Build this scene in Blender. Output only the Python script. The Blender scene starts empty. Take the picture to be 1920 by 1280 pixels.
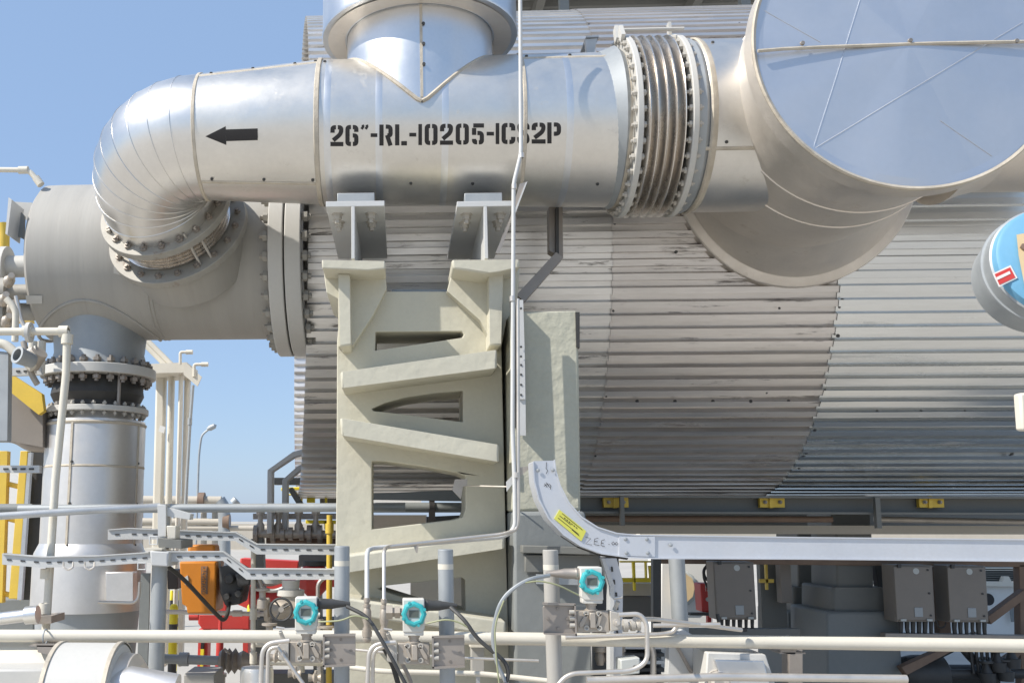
import bpy, math, random
from mathutils import Vector, Matrix
from mathutils.geometry import tessellate_polygon
random.seed(7)
S = bpy.context.scene
COL = S.collection
R_ = math.radians
# ------------------------------------------------------------------ camera
F = 1850.0; CX = 665.0; CY = 640.0; HZ = 975.0
PITCH = math.atan((HZ - CY) / F); YAW = math.atan((750 - CX) / F)
CAM = Vector((0, 0, 1.7))
RT = Vector((math.cos(YAW), math.sin(YAW), 0))
FW = Vector((-math.sin(YAW) * math.cos(PITCH), math.cos(YAW) * math.cos(PITCH), math.sin(PITCH)))
UP = RT.cross(FW)
cd = bpy.data.cameras.new('camera'); cam = bpy.data.objects.new('camera', cd); COL.objects.link(cam)
cd.sensor_width = 36; cd.sensor_fit = 'HORIZONTAL'; cd.lens = 36 * F / 1920
cd.shift_x = (960 - CX) / 1920; cd.clip_start = .05; cd.clip_end = 4000
M = Matrix((RT, UP, -FW)).transposed().to_4x4(); M.translation = CAM
cam.matrix_world = M; S.camera = cam
# ------------------------------------------------------------------ world and sun
SUN_TO = Vector((-.90, -.42, 1.0)).normalized()
el = math.asin(SUN_TO.z); az = math.atan2(SUN_TO.x, SUN_TO.y)
w = bpy.data.worlds.new('World'); S.world = w; w.use_nodes = True
nt = w.node_tree; nt.nodes.clear()
sky = nt.nodes.new('ShaderNodeTexSky'); sky.sky_type = 'NISHITA'; sky.sun_disc = False
sky.sun_elevation = el; sky.sun_rotation = az; sky.air_density = 1.0; sky.dust_density = .8; sky.ozone_density = 1.3
bg = nt.nodes.new('ShaderNodeBackground'); bg.inputs[1].default_value = .105
wo = nt.nodes.new('ShaderNodeOutputWorld')
mx = nt.nodes.new('ShaderNodeMix'); mx.data_type = 'RGBA'; mx.inputs[0].default_value = .5; mx.inputs[7].default_value = (4.0, 5.9, 9.2, 1)
nt.links.new(sky.outputs[0], mx.inputs[6]); nt.links.new(mx.outputs[2], bg.inputs[0]); nt.links.new(bg.outputs[0], wo.inputs[0])
ld = bpy.data.lights.new('sun', 'SUN'); ld.energy = 5.0; ld.angle = R_(.5); ld.color = (1, .95, .87)
lo = bpy.data.objects.new('sun', ld); COL.objects.link(lo)
lo.rotation_euler = (-SUN_TO).to_track_quat('-Z', 'Y').to_euler(); lo.location = (-8, -6, 12)
S.view_settings.view_transform = 'Standard'; S.view_settings.look = 'None'
S.view_settings.exposure = .2; S.view_settings.gamma = 1

# ------------------------------------------------------------------ projection helpers (pixels of the photo at a given depth)
def ray(px, py): return FW + RT * ((px - CX) / F) + UP * ((CY - py) / F)
def P(px, py, Y):
    d = ray(px, py); return CAM + d * ((Y - CAM.y) / d.y)
def depth(p): return (p - CAM).dot(FW)
def m(px, p): return px * depth(p) / F                      # pixels to metres at a point
def cylx(px, pt, pb, Y):                                    # pipe along X from its two silhouettes
    a = ray(px, pt); b = ray(px, pb)
    e1 = math.atan2(a.z, a.y); e2 = math.atan2(b.z, b.y); c = (e1 + e2) / 2
    D = Y / math.cos(c); r = D * math.sin(abs(e1 - e2) / 2)
    return Vector((P(px, (pt + pb) / 2, Y).x, Y, CAM.z + Y * math.tan(c))), r
def cylz(py, pl, pr, Y):
    a = ray(pl, py); b = ray(pr, py)
    e1 = math.atan2(a.x, a.y); e2 = math.atan2(b.x, b.y); c = (e1 + e2) / 2
    D = Y / math.cos(c); r = D * math.sin(abs(e1 - e2) / 2)
    return Vector((Y * math.tan(c), Y, P((pl + pr) / 2, py, Y).z)), r

# ------------------------------------------------------------------ materials
def mat(name, base, rough=.5, metal=0.0, var=.12, vs=2.5, stretch=(1, 1, 1), bump=0, bs=30, dust=0, dcol=(.42, .37, .30), stain=0, scol=(.12, .08, .05), ss=6, rv=.1, emis=None, fine=.05, upd=0, sth=.6):
    k = bpy.data.materials.new(name); k.use_nodes = True; t = k.node_tree; N = t.nodes; L = t.links; b = N['Principled BSDF']
    tc = N.new('ShaderNodeTexCoord'); mp = N.new('ShaderNodeMapping'); mp.inputs['Scale'].default_value = stretch
    L.new(tc.outputs['Object'], mp.inputs[0])
    n1 = N.new('ShaderNodeTexNoise'); n1.inputs['Scale'].default_value = vs; n1.inputs['Detail'].default_value = 7; n1.inputs['Roughness'].default_value = .62
    L.new(mp.outputs[0], n1.inputs['Vector'])
    r1 = N.new('ShaderNodeMapRange'); r1.inputs[1].default_value = .3; r1.inputs[2].default_value = .7; r1.inputs[3].default_value = 1 - var; r1.inputs[4].default_value = 1 + var
    L.new(n1.outputs[0], r1.inputs[0])
    n2 = N.new('ShaderNodeTexNoise'); n2.inputs['Scale'].default_value = vs * 22; n2.inputs['Detail'].default_value = 3; L.new(mp.outputs[0], n2.inputs['Vector'])
    r2 = N.new('ShaderNodeMapRange'); r2.inputs[3].default_value = 1 - fine; r2.inputs[4].default_value = 1 + fine; L.new(n2.outputs[0], r2.inputs[0])
    mu = N.new('ShaderNodeMath'); mu.operation = 'MULTIPLY'; L.new(r1.outputs[0], mu.inputs[0]); L.new(r2.outputs[0], mu.inputs[1])
    vm = N.new('ShaderNodeVectorMath'); vm.operation = 'SCALE'; vm.inputs[0].default_value = base; L.new(mu.outputs[0], vm.inputs['Scale'])
    col = vm.outputs[0]; rf = N.new('ShaderNodeMapRange'); rf.inputs[3].default_value = max(.03, rough - rv); rf.inputs[4].default_value = min(1, rough + rv); L.new(n1.outputs[0], rf.inputs[0]); rg = rf.outputs[0]
    me = None
    def blend(fac, c):
        nonlocal col, rg, me
        x = N.new('ShaderNodeMix'); x.data_type = 'RGBA'; L.new(fac, x.inputs[0]); L.new(col, x.inputs[6]); x.inputs[7].default_value = (*c, 1); col = x.outputs[2]
        y = N.new('ShaderNodeMix'); L.new(fac, y.inputs[0]); L.new(rg, y.inputs[2]); y.inputs[3].default_value = .85; rg = y.outputs[0]
        if metal:
            z = N.new('ShaderNodeMix'); L.new(fac, z.inputs[0]); z.inputs[3].default_value = 0
            if me is None: z.inputs[2].default_value = metal
            else: L.new(me, z.inputs[2])
            me = z.outputs[0]
    if dust:
        n3 = N.new('ShaderNodeTexNoise'); n3.inputs['Scale'].default_value = 5; n3.inputs['Detail'].default_value = 8; n3.inputs['Roughness'].default_value = .7; L.new(mp.outputs[0], n3.inputs['Vector'])
        r3 = N.new('ShaderNodeMapRange'); r3.inputs[1].default_value = .32; r3.inputs[2].default_value = .75; r3.inputs[3].default_value = dust * .35; r3.inputs[4].default_value = dust; L.new(n3.outputs[0], r3.inputs[0])
        blend(r3.outputs[0], dcol)
    if upd:
        g = N.new('ShaderNodeNewGeometry'); sp = N.new('ShaderNodeSeparateXYZ'); L.new(g.outputs['Normal'], sp.inputs[0])
        r5 = N.new('ShaderNodeMapRange'); r5.inputs[1].default_value = .5; r5.inputs[2].default_value = 1; r5.inputs[3].default_value = 0; r5.inputs[4].default_value = upd; L.new(sp.outputs[2], r5.inputs[0])
        blend(r5.outputs[0], dcol)
    if stain:
        n4 = N.new('ShaderNodeTexNoise'); n4.inputs['Scale'].default_value = ss; n4.inputs['Detail'].default_value = 9; n4.inputs['Roughness'].default_value = .75; L.new(mp.outputs[0], n4.inputs['Vector'])
        r4 = N.new('ShaderNodeMapRange'); r4.inputs[1].default_value = sth; r4.inputs[2].default_value = sth + .07; r4.inputs[3].default_value = 0; r4.inputs[4].default_value = stain; L.new(n4.outputs[0], r4.inputs[0])
        blend(r4.outputs[0], scol)
    L.new(col, b.inputs['Base Color']); L.new(rg, b.inputs['Roughness'])
    if me is None: b.inputs['Metallic'].default_value = metal
    else: L.new(me, b.inputs['Metallic'])
    if bump:
        n5 = N.new('ShaderNodeTexNoise'); n5.inputs['Scale'].default_value = bs; n5.inputs['Detail'].default_value = 4; L.new(mp.outputs[0], n5.inputs['Vector'])
        bp = N.new('ShaderNodeBump'); bp.inputs['Strength'].default_value = 1; bp.inputs['Distance'].default_value = bump; L.new(n5.outputs[0], bp.inputs['Height']); L.new(bp.outputs[0], b.inputs['Normal'])
    if emis: b.inputs['Emission Color'].default_value = (*emis, 1); b.inputs['Emission Strength'].default_value = 1
    return k
K = {}
K['jacket'] = mat('jacket_steel', (.76, .735, .69), .31, 1.0, var=.06, vs=2, bump=.0016, bs=3.2, dust=.2, dcol=(.50, .46, .39), stain=.25, scol=(.45, .40, .32), ss=9, fine=.05)
K['elbow'] = mat('elbow_steel', (.74, .72, .69), .28, 1.0, var=.05, vs=2, bump=.0008, bs=5, dust=.08, dcol=(.50, .46, .39), fine=.05)
K['shine'] = mat('bright_jacket', (.74, .745, .75), .33, 1.0, var=.04, bump=.0015, bs=2.5, dust=.12, dcol=(.5, .48, .44), fine=.04)
K['dull'] = mat('dull_jacket', (.72, .70, .68), .36, 1.0, var=.07, vs=2, bump=.0015, bs=3, dust=.3, dcol=(.50, .47, .42), fine=.05)
K['cap'] = mat('cap_sheet', (.60, .62, .66), .45, .95, var=.03, vs=1.5, bump=.001, bs=2.2, dust=.10, dcol=(.50, .49, .47), fine=.03)
K['ductm'] = mat('duct_sheet', (.76, .71, .65), .36, 1.0, var=.09, vs=2, bump=.001, bs=5, dust=.5, dcol=(.60, .53, .44), stain=.3, scol=(.35, .27, .18), ss=8)
K['seam'] = mat('sealed_seam', (.55, .50, .42), .6, .4, var=.25, vs=12, dust=.5, dcol=(.45, .38, .28), bump=.002, bs=60)
K['clad1'] = mat('cladding_dusty', (.74, .725, .70), .27, 1.0, var=.14, vs=1.6, stretch=(.35, 1, 3), dust=.22, dcol=(.50, .45, .39), stain=.85, scol=(.13, .105, .09), ss=5, sth=.575, fine=.12)
K['clad2'] = mat('cladding_brown', (.69, .66, .63), .28, 1.0, var=.15, vs=1.4, stretch=(.3, 1, 3.5), dust=.28, dcol=(.48, .42, .37), stain=.8, scol=(.14, .115, .10), ss=4.5, sth=.58, fine=.12)
K['clad3'] = mat('cladding_clean', (.71, .72, .715), .19, 1.0, var=.08, vs=1.2, stretch=(.25, 1, 3), dust=.08, dcol=(.46, .44, .40), stain=.3, scol=(.26, .24, .2), ss=2.5, fine=.08)
K['grey'] = mat('light_grey_paint', (.36, .35, .325), .55, 0, var=.09, vs=1.5, stretch=(9, .6, .6), dust=.4, dcol=(.40, .37, .32), stain=.4, scol=(.30, .27, .23), ss=3.2, bump=.001, bs=6)
K['flange'] = mat('flange_paint', (.56, .55, .52), .5, 0, var=.06, dust=.3, dcol=(.46, .43, .37))
K['oldfl'] = mat('worn_flange', (.33, .32, .29), .55, .2, var=.2, vs=8, dust=.4, dcol=(.36, .32, .26), stain=.5, scol=(.20, .12, .08), ss=9)
K['bolt'] = mat('weathered_bolt', (.28, .25, .22), .55, .5, var=.35, vs=14, stain=.6, scol=(.18, .09, .05), ss=15)
K['bolt2'] = mat('zinc_bolt', (.52, .50, .46), .5, .4, var=.2, vs=14, dust=.5)
K['bellow'] = mat('bellows_steel', (.80, .76, .71), .22, 1.0, var=.10, vs=6, stretch=(5, .7, .7), dust=.1, dcol=(.50, .38, .26), stain=.3, scol=(.42, .28, .17), ss=3)
K['plaster'] = mat('fireproofing_render', (.54, .515, .415), .8, 0, var=.05, vs=3, bump=.005, bs=13, dust=.2, dcol=(.44, .40, .31), stain=.3, scol=(.38, .34, .26), ss=3)
K['rough'] = mat('coarse_render', (.46, .45, .36), .9, 0, var=.08, vs=3, bump=.009, bs=18, dust=.15, dcol=(.42, .39, .30))
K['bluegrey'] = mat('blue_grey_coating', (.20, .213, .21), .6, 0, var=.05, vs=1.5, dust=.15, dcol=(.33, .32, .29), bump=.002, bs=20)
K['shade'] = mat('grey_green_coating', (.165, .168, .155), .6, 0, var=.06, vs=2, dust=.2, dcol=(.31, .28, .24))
K['steelw'] = mat('pale_steel_paint', (.56, .57, .57), .5, 0, var=.06, vs=3, dust=.3, dcol=(.45, .41, .34))
K['galv'] = mat('galvanised', (.50, .52, .54), .42, .75, var=.14, vs=6, dust=.3, dcol=(.46, .44, .40), fine=.1)
K['galvd'] = mat('dull_galvanised', (.36, .385, .40), .5, .5, var=.12, vs=5, dust=.3, dcol=(.40, .39, .36))
K['tray'] = mat('pale_tray', (.62, .64, .68), .42, .6, var=.05, vs=3, dust=.3, dcol=(.52, .50, .47), stain=.2, scol=(.40, .37, .33), ss=7)
K['cream'] = mat('cream_paint', (.66, .62, .53), .5, 0, var=.06, vs=3, dust=.25, dcol=(.50, .44, .34))
K['tube'] = mat('stainless_tube', (.68, .64, .59), .3, .9, var=.08, vs=10, dust=.35, dcol=(.52, .46, .38))
K['black'] = mat('black_rubber', (.028, .026, .024), .55, 0, var=.3, vs=6, dust=.2, dcol=(.16, .15, .13), bump=.006, bs=9)
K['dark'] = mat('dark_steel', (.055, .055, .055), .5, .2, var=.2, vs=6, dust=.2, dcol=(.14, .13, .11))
K['teal'] = mat('teal_paint', (.02, .40, .42), .32, 0, var=.08, vs=9, dust=.12, dcol=(.3, .4, .38))
K['house'] = mat('housing_paint', (.64, .62, .57), .45, 0, var=.05, vs=9, dust=.2, dcol=(.5, .46, .38))
K['lcd'] = mat('display_glass', (.10, .115, .10), .45, 0, var=.05)
K['alloy'] = mat('dusty_alloy', (.46, .42, .37), .45, .7, var=.15, vs=12, dust=.45, dcol=(.44, .36, .27), stain=.4, scol=(.33, .22, .13), ss=16)
K['brackt'] = mat('bracket_steel', (.34, .31, .28), .42, .7, var=.15, vs=6, dust=.35, dcol=(.38, .31, .25))
K['yellow'] = mat('yellow_paint', (.74, .50, .05), .5, 0, var=.1, vs=4, dust=.2, dcol=(.45, .36, .2))
K['lemon'] = mat('bright_yellow_paint', (.85, .68, .02), .5, 0, var=.06, vs=4, dust=.08)
K['orange'] = mat('orange_case', (.62, .21, .012), .4, 0, var=.06, vs=4, dust=.08, dcol=(.5, .3, .15))
K['red'] = mat('red_paint', (.55, .03, .025), .5, 0, var=.12, vs=4, dust=.12, dcol=(.5, .3, .25))
K['white'] = mat('white_cladding', (.74, .73, .70), .55, 0, var=.04, dust=.25, dcol=(.58, .54, .46))
K['beige'] = mat('beige_wall', (.52, .47, .39), .7, 0, var=.06, dust=.2)
K['box'] = mat('junction_box_paint', (.22, .195, .17), .5, 0, var=.07, vs=4, dust=.3, dcol=(.36, .30, .24))
K['brown'] = mat('primer_brown', (.20, .125, .085), .6, .1, var=.2, vs=5, dust=.3, dcol=(.3, .24, .18))
K['ink'] = mat('stencil_ink', (.02, .017, .016), .6, 0, var=.2, vs=25)
K['ylab'] = mat('yellow_label', (.62, .60, .10), .5, 0, var=.05)
K['sky'] = mat('sky_blue_gloss', (.11, .33, .52), .4, 0, var=.12, vs=3, dust=.25, dcol=(.35, .50, .58), stain=.3, scol=(.25, .4, .5), ss=9)
K['tan'] = mat('tan_plate', (.66, .50, .29), .55, 0, var=.1, vs=6)
K['label'] = mat('pale_label', (.52, .53, .50), .5, 0, var=.05)
K['ground'] = mat('concrete_ground', (.43, .40, .35), .9, 0, var=.12, vs=.5, bump=.004, bs=12, stain=.25, scol=(.36, .32, .27), ss=1.2)
K['slab'] = mat('paving', (.46, .44, .40), .9, 0, var=.08, vs=.8, bump=.003, bs=20)

# ------------------------------------------------------------------ mesh builder
class MB:
    def __init__(s): s.v = []; s.f = []; s.cut = []
    def pieces(s):
        out = []; c = s.cut + [(len(s.v), len(s.f))]
        for (v0, f0), (v1, f1) in zip(c[:-1], c[1:]): out.append((s.v[v0:v1], [tuple(i - v0 for i in f) for f in s.f[f0:f1]]))
        return out
    def add(s, vs, fs):
        o = len(s.v); s.cut.append((o, len(s.f))); s.v += [tuple(x) for x in vs]; s.f += [tuple(i + o for i in f) for f in fs]; return s
    def box(s, c, d, rot=None):
        c = Vector(c); h = Vector(d) / 2; vs = []
        for x in (-1, 1):
            for y in (-1, 1):
                for z in (-1, 1):
                    q = Vector((x * h.x, y * h.y, z * h.z)); vs.append(c + (rot @ q if rot else q))
        return s.add(vs, [(0, 1, 3, 2), (4, 6, 7, 5), (0, 4, 5, 1), (2, 3, 7, 6), (0, 2, 6, 4), (1, 5, 7, 3)])
    def prism(s, loops, y0, y1, sub=None):                   # loops of (x, z); extruded along Y
        L3 = [[Vector((x, z, 0)) for x, z in l] for l in loops]
        flat = [p for l in L3 for p in l]; tri = tessellate_polygon(L3); n = len(flat)
        vs = [(p.x, y0, p.y) for p in flat] + [(p.x, y1, p.y) for p in flat]; fs = []
        for t in tri:
            a, b, c = [flat[i] for i in t]
            if (b - a).cross(c - a).z < 0: t = t[::-1]
            fs.append(tuple(t)); fs.append(tuple(i + n for i in t[::-1]))
        o = 0
        for li, l in enumerate(L3):
            ar = sum(l[i].x * l[(i + 1) % len(l)].y - l[(i + 1) % len(l)].x * l[i].y for i in range(len(l)))
            k = len(l)
            for i in range(k):
                j = (i + 1) % k; q = (o + i, o + i + n, o + j + n, o + j)
                if (ar > 0) == (li == 0): pass
                else: q = q[::-1]
                fs.append(q)
            o += k
        return s.add(vs, fs)
    def ppx(s, poly, y0, y1, *holes):
        return s.prism([[(P(x, y, y0).x, P(x, y, y0).z) for x, y in l] for l in (poly,) + holes], y0, y1)
    def tube(s, pts, r, seg=12, fil=0, fn=6, caps=True, rr=None):
        pts = [Vector(p) for p in pts]
        if fil:
            q = [pts[0]]
            for i in range(1, len(pts) - 1):
                a, b, c = pts[i - 1], pts[i], pts[i + 1]; d1 = (a - b); d2 = (c - b)
                f = min(fil, d1.length * .49, d2.length * .49); p0 = b + d1.normalized() * f; p1 = b + d2.normalized() * f
                for k in range(fn + 1):
                    t = k / fn; q.append(p0 * (1 - t) ** 2 + b * 2 * t * (1 - t) + p1 * t * t)
            q.append(pts[-1]); pts = q
        n = len(pts); tg = []
        for i in range(n):
            a = pts[max(0, i - 1)]; b = pts[min(n - 1, i + 1)]; tg.append((b - a).normalized())
        up = Vector((0, 0, 1)) if abs(tg[0].z) < .9 else Vector((0, 1, 0))
        u = tg[0].cross(up).normalized(); vs = []; fs = []
        for i in range(n):
            u = (u - tg[i] * u.dot(tg[i])).normalized(); v = tg[i].cross(u); ri = rr[i] if rr else r
            for k in range(seg):
                a = 2 * math.pi * k / seg; vs.append(pts[i] + (u * math.cos(a) + v * math.sin(a)) * ri)
        for i in range(n - 1):
            for k in range(seg):
                a = i * seg + k; b = i * seg + (k + 1) % seg; fs.append((a, b, b + seg, a + seg))
        if caps: fs.append(tuple(range(seg))[::-1]); fs.append(tuple(range((n - 1) * seg, n * seg)))
        return s.add(vs, fs)
    def lathe(s, o, ax, prof, seg=48, a0=0, a1=None, tilt=None):
        o = Vector(o); ax = Vector(ax).normalized(); up = Vector((0, 0, 1)) if abs(ax.z) < .9 else Vector((0, -1, 0))
        u = ax.cross(up).normalized(); v = ax.cross(u); full = a1 is None; vs = []; fs = []; n = seg if full else seg + 1
        if full: a1 = a0 + 2 * math.pi
        for t, r in prof:
            for k in range(n):
                a = a0 + (a1 - a0) * k / seg; vs.append(o + ax * t + (u * math.cos(a) + v * math.sin(a)) * max(r, 1e-5))
        for i in range(len(prof) - 1):
            for k in range(seg):
                a = i * n + k; b = i * n + (k + 1) % n; fs.append((a, a + n, b + n, b))
        return s.add(vs, fs)
    def disc(s, o, ax, t0, t1, r, ri=0, seg=48):
        if ri: return s.lathe(o, ax, [(t0, ri), (t0, r), (t1, r), (t1, ri), (t0, ri)], seg)
        return s.lathe(o, ax, [(t0, 0), (t0, r), (t1, r), (t1, 0)], seg)
    def put(s, name, mt, parent=None, label=None, cat=None, group=None, kind=None, bevel=0, sharp=35, local=False, bseg=2):
        me = bpy.data.meshes.new(name); me.from_pydata(s.v, [], s.f); me.validate(); me.update()
        if isinstance(mt, str): mt = K[mt]
        me.materials.append(mt); me.shade_smooth(); me.set_sharp_from_angle(angle=R_(sharp))
        o = bpy.data.objects.new(name, me); COL.objects.link(o)
        if parent:
            o.parent = parent
            if not local: o.matrix_parent_inverse = wmat(parent).inverted()
        if bevel:
            b = o.modifiers.new('bevel', 'BEVEL'); b.width = bevel; b.segments = bseg; b.limit_method = 'ANGLE'; b.angle_limit = R_(40); b.harden_normals = False
        tag(o, label, cat, group, kind); return o
def puts(b, name, mt, parent, step, **kw):
    # one object for every piece recorded in the builder
    for v, f in b.pieces():
        q = MB(); q.v = v; q.f = f; q.put(name, mt, parent, **kw)
def wmat(o):
    l = Matrix.LocRotScale(o.location, o.rotation_euler, o.scale)
    return (wmat(o.parent) @ o.matrix_parent_inverse @ l) if o.parent else l
def tag(o, label=None, cat=None, group=None, kind=None):
    for k, v in (('label', label), ('category', cat), ('group', group), ('kind', kind)):
        if v: o[k] = v
def T(name, label, cat, loc=(0, 0, 0), group=None):
    o = bpy.data.objects.new(name, None); o.empty_display_size = .1; o.location = loc; COL.objects.link(o); tag(o, label, cat, group); return o
def copy_tree(o, parent=None):
    c = o.copy(); COL.objects.link(c)
    if parent: c.parent = parent
    for ch in [x for x in bpy.data.objects if x.parent == o]: copy_tree(ch, c)
    return c
_bolts = {}
def bolt_mesh(size, length, mt):
    key = (size, length, mt)
    if key not in _bolts:
        b = MB(); h = size * .8
        l2 = length / 2; q = size * .52; e = size * .6
        b.lathe((0, 0, 0), (0, 0, 1), [(-l2 - h - e, 0), (-l2 - h - e, q), (-l2 - h, q), (-l2 - h, size), (-l2, size), (-l2, q), (l2, q), (l2, size), (l2 + h, size), (l2 + h, q), (l2 + h + e, q), (l2 + h + e, 0)], 6)
        me = bpy.data.meshes.new('bolt'); me.from_pydata(b.v, [], b.f); me.materials.append(K[mt]); me.shade_smooth(); me.set_sharp_from_angle(angle=R_(30)); _bolts[key] = me
    return _bolts[key]
def bolts(parent, c, ax, R, n, size, length, mt='bolt', a0=0, only=None):
    me = bolt_mesh(size, length, mt); ax = Vector(ax).normalized(); c = Vector(c)
    up = Vector((0, 0, 1)) if abs(ax.z) < .9 else Vector((0, -1, 0)); u = ax.cross(up).normalized(); v = ax.cross(u); q = ax.to_track_quat('Z', 'Y')
    pi = wmat(parent).inverted()
    for k in range(n):
        a = a0 + 2 * math.pi * k / n; p = c + (u * math.cos(a) + v * math.sin(a)) * R
        if only and not only(p): continue
        o = bpy.data.objects.new('bolt', me); COL.objects.link(o); o.parent = parent; o.matrix_parent_inverse = pi; o.location = p; o.rotation_euler = (q @ Matrix.Rotation(random.random() * 1.2, 3, 'Z').to_quaternion()).to_euler()
X = Vector((1, 0, 0)); Y = Vector((0, 1, 0)); Z = Vector((0, 0, 1))
def cone_hit(px, py, A, rA, B, rB, off=.003):
    d = ray(px, py).normalized(); ax = (B - A); L = ax.length; ax = ax / L
    def g(t):
        p = CAM + d * t; s_ = (p - A).dot(ax); return (p - A - ax * s_).length - (rA + (rB - rA) * s_ / L) - off
    t = max(0, (A - CAM).length - rA * 3); st = .02
    while g(t) > 0 and t < 12: t += st
    lo_, hi = t - st, t
    for _ in range(20):
        md = (lo_ + hi) / 2
        if g(md) > 0: lo_ = md
        else: hi = md
    return CAM + d * hi
def decal(mb, quad, fn, nu=5, nv=5):
    vs = []; fs = []
    for i in range(nv + 1):
        for j in range(nu + 1):
            u = j / nu; v = i / nv
            x = (quad[0][0] * (1 - u) + quad[1][0] * u) * (1 - v) + (quad[3][0] * (1 - u) + quad[2][0] * u) * v
            y = (quad[0][1] * (1 - u) + quad[1][1] * u) * (1 - v) + (quad[3][1] * (1 - u) + quad[2][1] * u) * v
            vs.append(fn(x, y))
    for i in range(nv):
        for j in range(nu):
            a = i * (nu + 1) + j; fs.append((a, a + nu + 1, a + nu + 2, a + 1))
    mb.add(vs, fs)
def stroke(mb, path, t, fn, fil=0):
    pts = [Vector((x, y)) for x, y in path]
    if fil:
        q = [pts[0]]
        for i in range(1, len(pts) - 1):
            a, b, c = pts[i - 1], pts[i], pts[i + 1]; f = min(fil, (a - b).length * .6, (c - b).length * .6)
            p0 = b + (a - b).normalized() * f; p1 = b + (c - b).normalized() * f
            for k in range(5): s_ = k / 4; q.append(p0 * (1 - s_) ** 2 + b * 2 * s_ * (1 - s_) + p1 * s_ * s_)
        q.append(pts[-1]); pts = q
    l = []; r = []
    for i in range(len(pts)):
        d = (pts[min(i + 1, len(pts) - 1)] - pts[max(i - 1, 0)]).normalized(); n = Vector((-d.y, d.x)) * t / 2
        l.append(pts[i] + n); r.append(pts[i] - n)
    for i in range(len(pts) - 1):
        decal(mb, [l[i], r[i], r[i + 1], l[i + 1]], fn, 1, max(1, int((pts[i + 1] - pts[i]).length / 5)))
def glyph(mb, ch, x, y, w_, h, t, fn):
    def S_(pts, fil=7): stroke(mb, [(x + a * w_, y + b * h) for a, b in pts], t, fn, fil)
    tx = t / 2 / w_; ty = t / 2 / h; rx = 1 - tx; by = 1 - ty
    lefth = [(.43, ty), (tx, ty), (tx, by), (.43, by)]; righth = [(.57, ty), (rx, ty), (rx, by), (.57, by)]
    if ch == '0': S_(lefth); S_(righth)
    elif ch == '1': S_([(.5, 0), (.5, 1)])
    elif ch == '2': S_([(tx, .36), (tx, ty), (.43, ty)]); S_([(.57, ty), (rx, ty), (rx, .40), (tx + .05, .72)]); S_([(0, by), (1, by)])
    elif ch == '6': S_(lefth); S_([(.57, ty), (rx, ty), (rx, .33)]); S_([(.57, .5), (rx, .5), (rx, by), (.57, by)], 6)
    elif ch == '5': S_([(tx * .6, ty), (1, ty)]); S_([(tx, 2 * ty + .02), (tx, .55)]); S_([(.45, .46), (rx, .46), (rx, by), (.57, by)]); S_([(.43, by), (tx, by), (tx, .74)])
    elif ch == 'R': S_([(tx, 0), (tx, 1)]); S_([(.48, ty), (rx, ty), (rx, .52), (.6, .52)]); S_([(.58, .5), (rx, 1)])
    elif ch == 'P': S_([(tx, 0), (tx, 1)]); S_([(.48, ty), (rx, ty), (rx, .54), (.48, .54)])
    elif ch == 'L': S_([(tx, 0), (tx, 1)]); S_([(.52, by), (1, by)])
    elif ch == 'C': S_(lefth); S_([(.57, ty), (rx, ty), (rx, .36)]); S_([(.57, by), (rx, by), (rx, .66)])
    elif ch == 'S': S_([(.43, ty), (tx, ty), (tx, .38), (rx, .6), (rx, by), (.57, by)]); S_([(.57, ty), (rx, ty), (rx, .32)]); S_([(.43, by), (tx, by), (tx, .68)])
    elif ch == '-': S_([(0, .5), (1, .5)])
    elif ch == '"':
        for a in (.25, .75): stroke(mb, [(x + a * w_, y), (x + a * w_ + 1, y + 3), (x + a * w_ - 2, y + 8)], 5, fn)

# ================================================================== SETTING
g = MB(); g.add([(-900, -60, 0), (900, -60, 0), (900, 1500, 0), (-900, 1500, 0)], [(0, 1, 2, 3)])
g.put('ground', 'ground', kind='structure')

# ================================================================== BIG DRUM
DA, DR = cylx(1000, 30, 925, 7.63)
drum = T('exchanger_drum', 'huge horizontal drum clad in dusty corrugated metal sheet filling the right side', 'drum', (DA.x + 1, DA.y, 0))
NC = 138
def clad(xa, xb, r, tilt=0, nx=6, a_from=0):
    b = MB(); vs = []; fs = []; prof = [(-.5, 0), (-.34, 0), (-.27, .036), (.19, .036), (.27, 0)]; pr = []
    for k in range(NC):
        for u, h in prof: pr.append((2 * math.pi * (k + u) / NC, r + h))
    n = len(pr)
    for i in range(nx + 1):
        for a, q in pr:
            y = DA.y - q * math.cos(a); z = DA.z + q * math.sin(a)
            x0 = xa(y) if callable(xa) else xa
            x = x0 + (xb - x0) * i / nx
            jj = random.uniform(-.0012, .0012); vs.append((x, y + jj, z + jj))
    for i in range(nx):
        for k in range(n): a = i * n + k; c = i * n + (k + 1) % n; fs.append((a, a + n, c + n, c))
    b.add(vs, fs); return b
xs1 = P(1155, 560, DA.y - DR).x; xs2 = P(1588, 560, DA.y - DR).x; xl = P(577, 600, DA.y - DR).x
xe = xl; XR = P(2100, 560, DA.y - DR).x
clad(lambda y: xl - .13 * (y - DA.y + DR), xs1 + .02, DR).put('cladding_sheet', 'clad1', drum, sharp=20)
clad(xs1, xs2 + .02, DR + .006).put('cladding_sheet', 'clad2', drum, 'browner middle band of cladding', sharp=20)
clad(xs2, XR + .6, DR + .012).put('cladding_sheet', 'clad3', drum, 'cleaner greyish band of cladding', sharp=20)
MB().lathe((xl + .05, DA.y, DA.z), -X, [(0, DR - .01), (.0, 0)], 96).put('end_plate', 'clad1', drum)
sc = MB()
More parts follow.
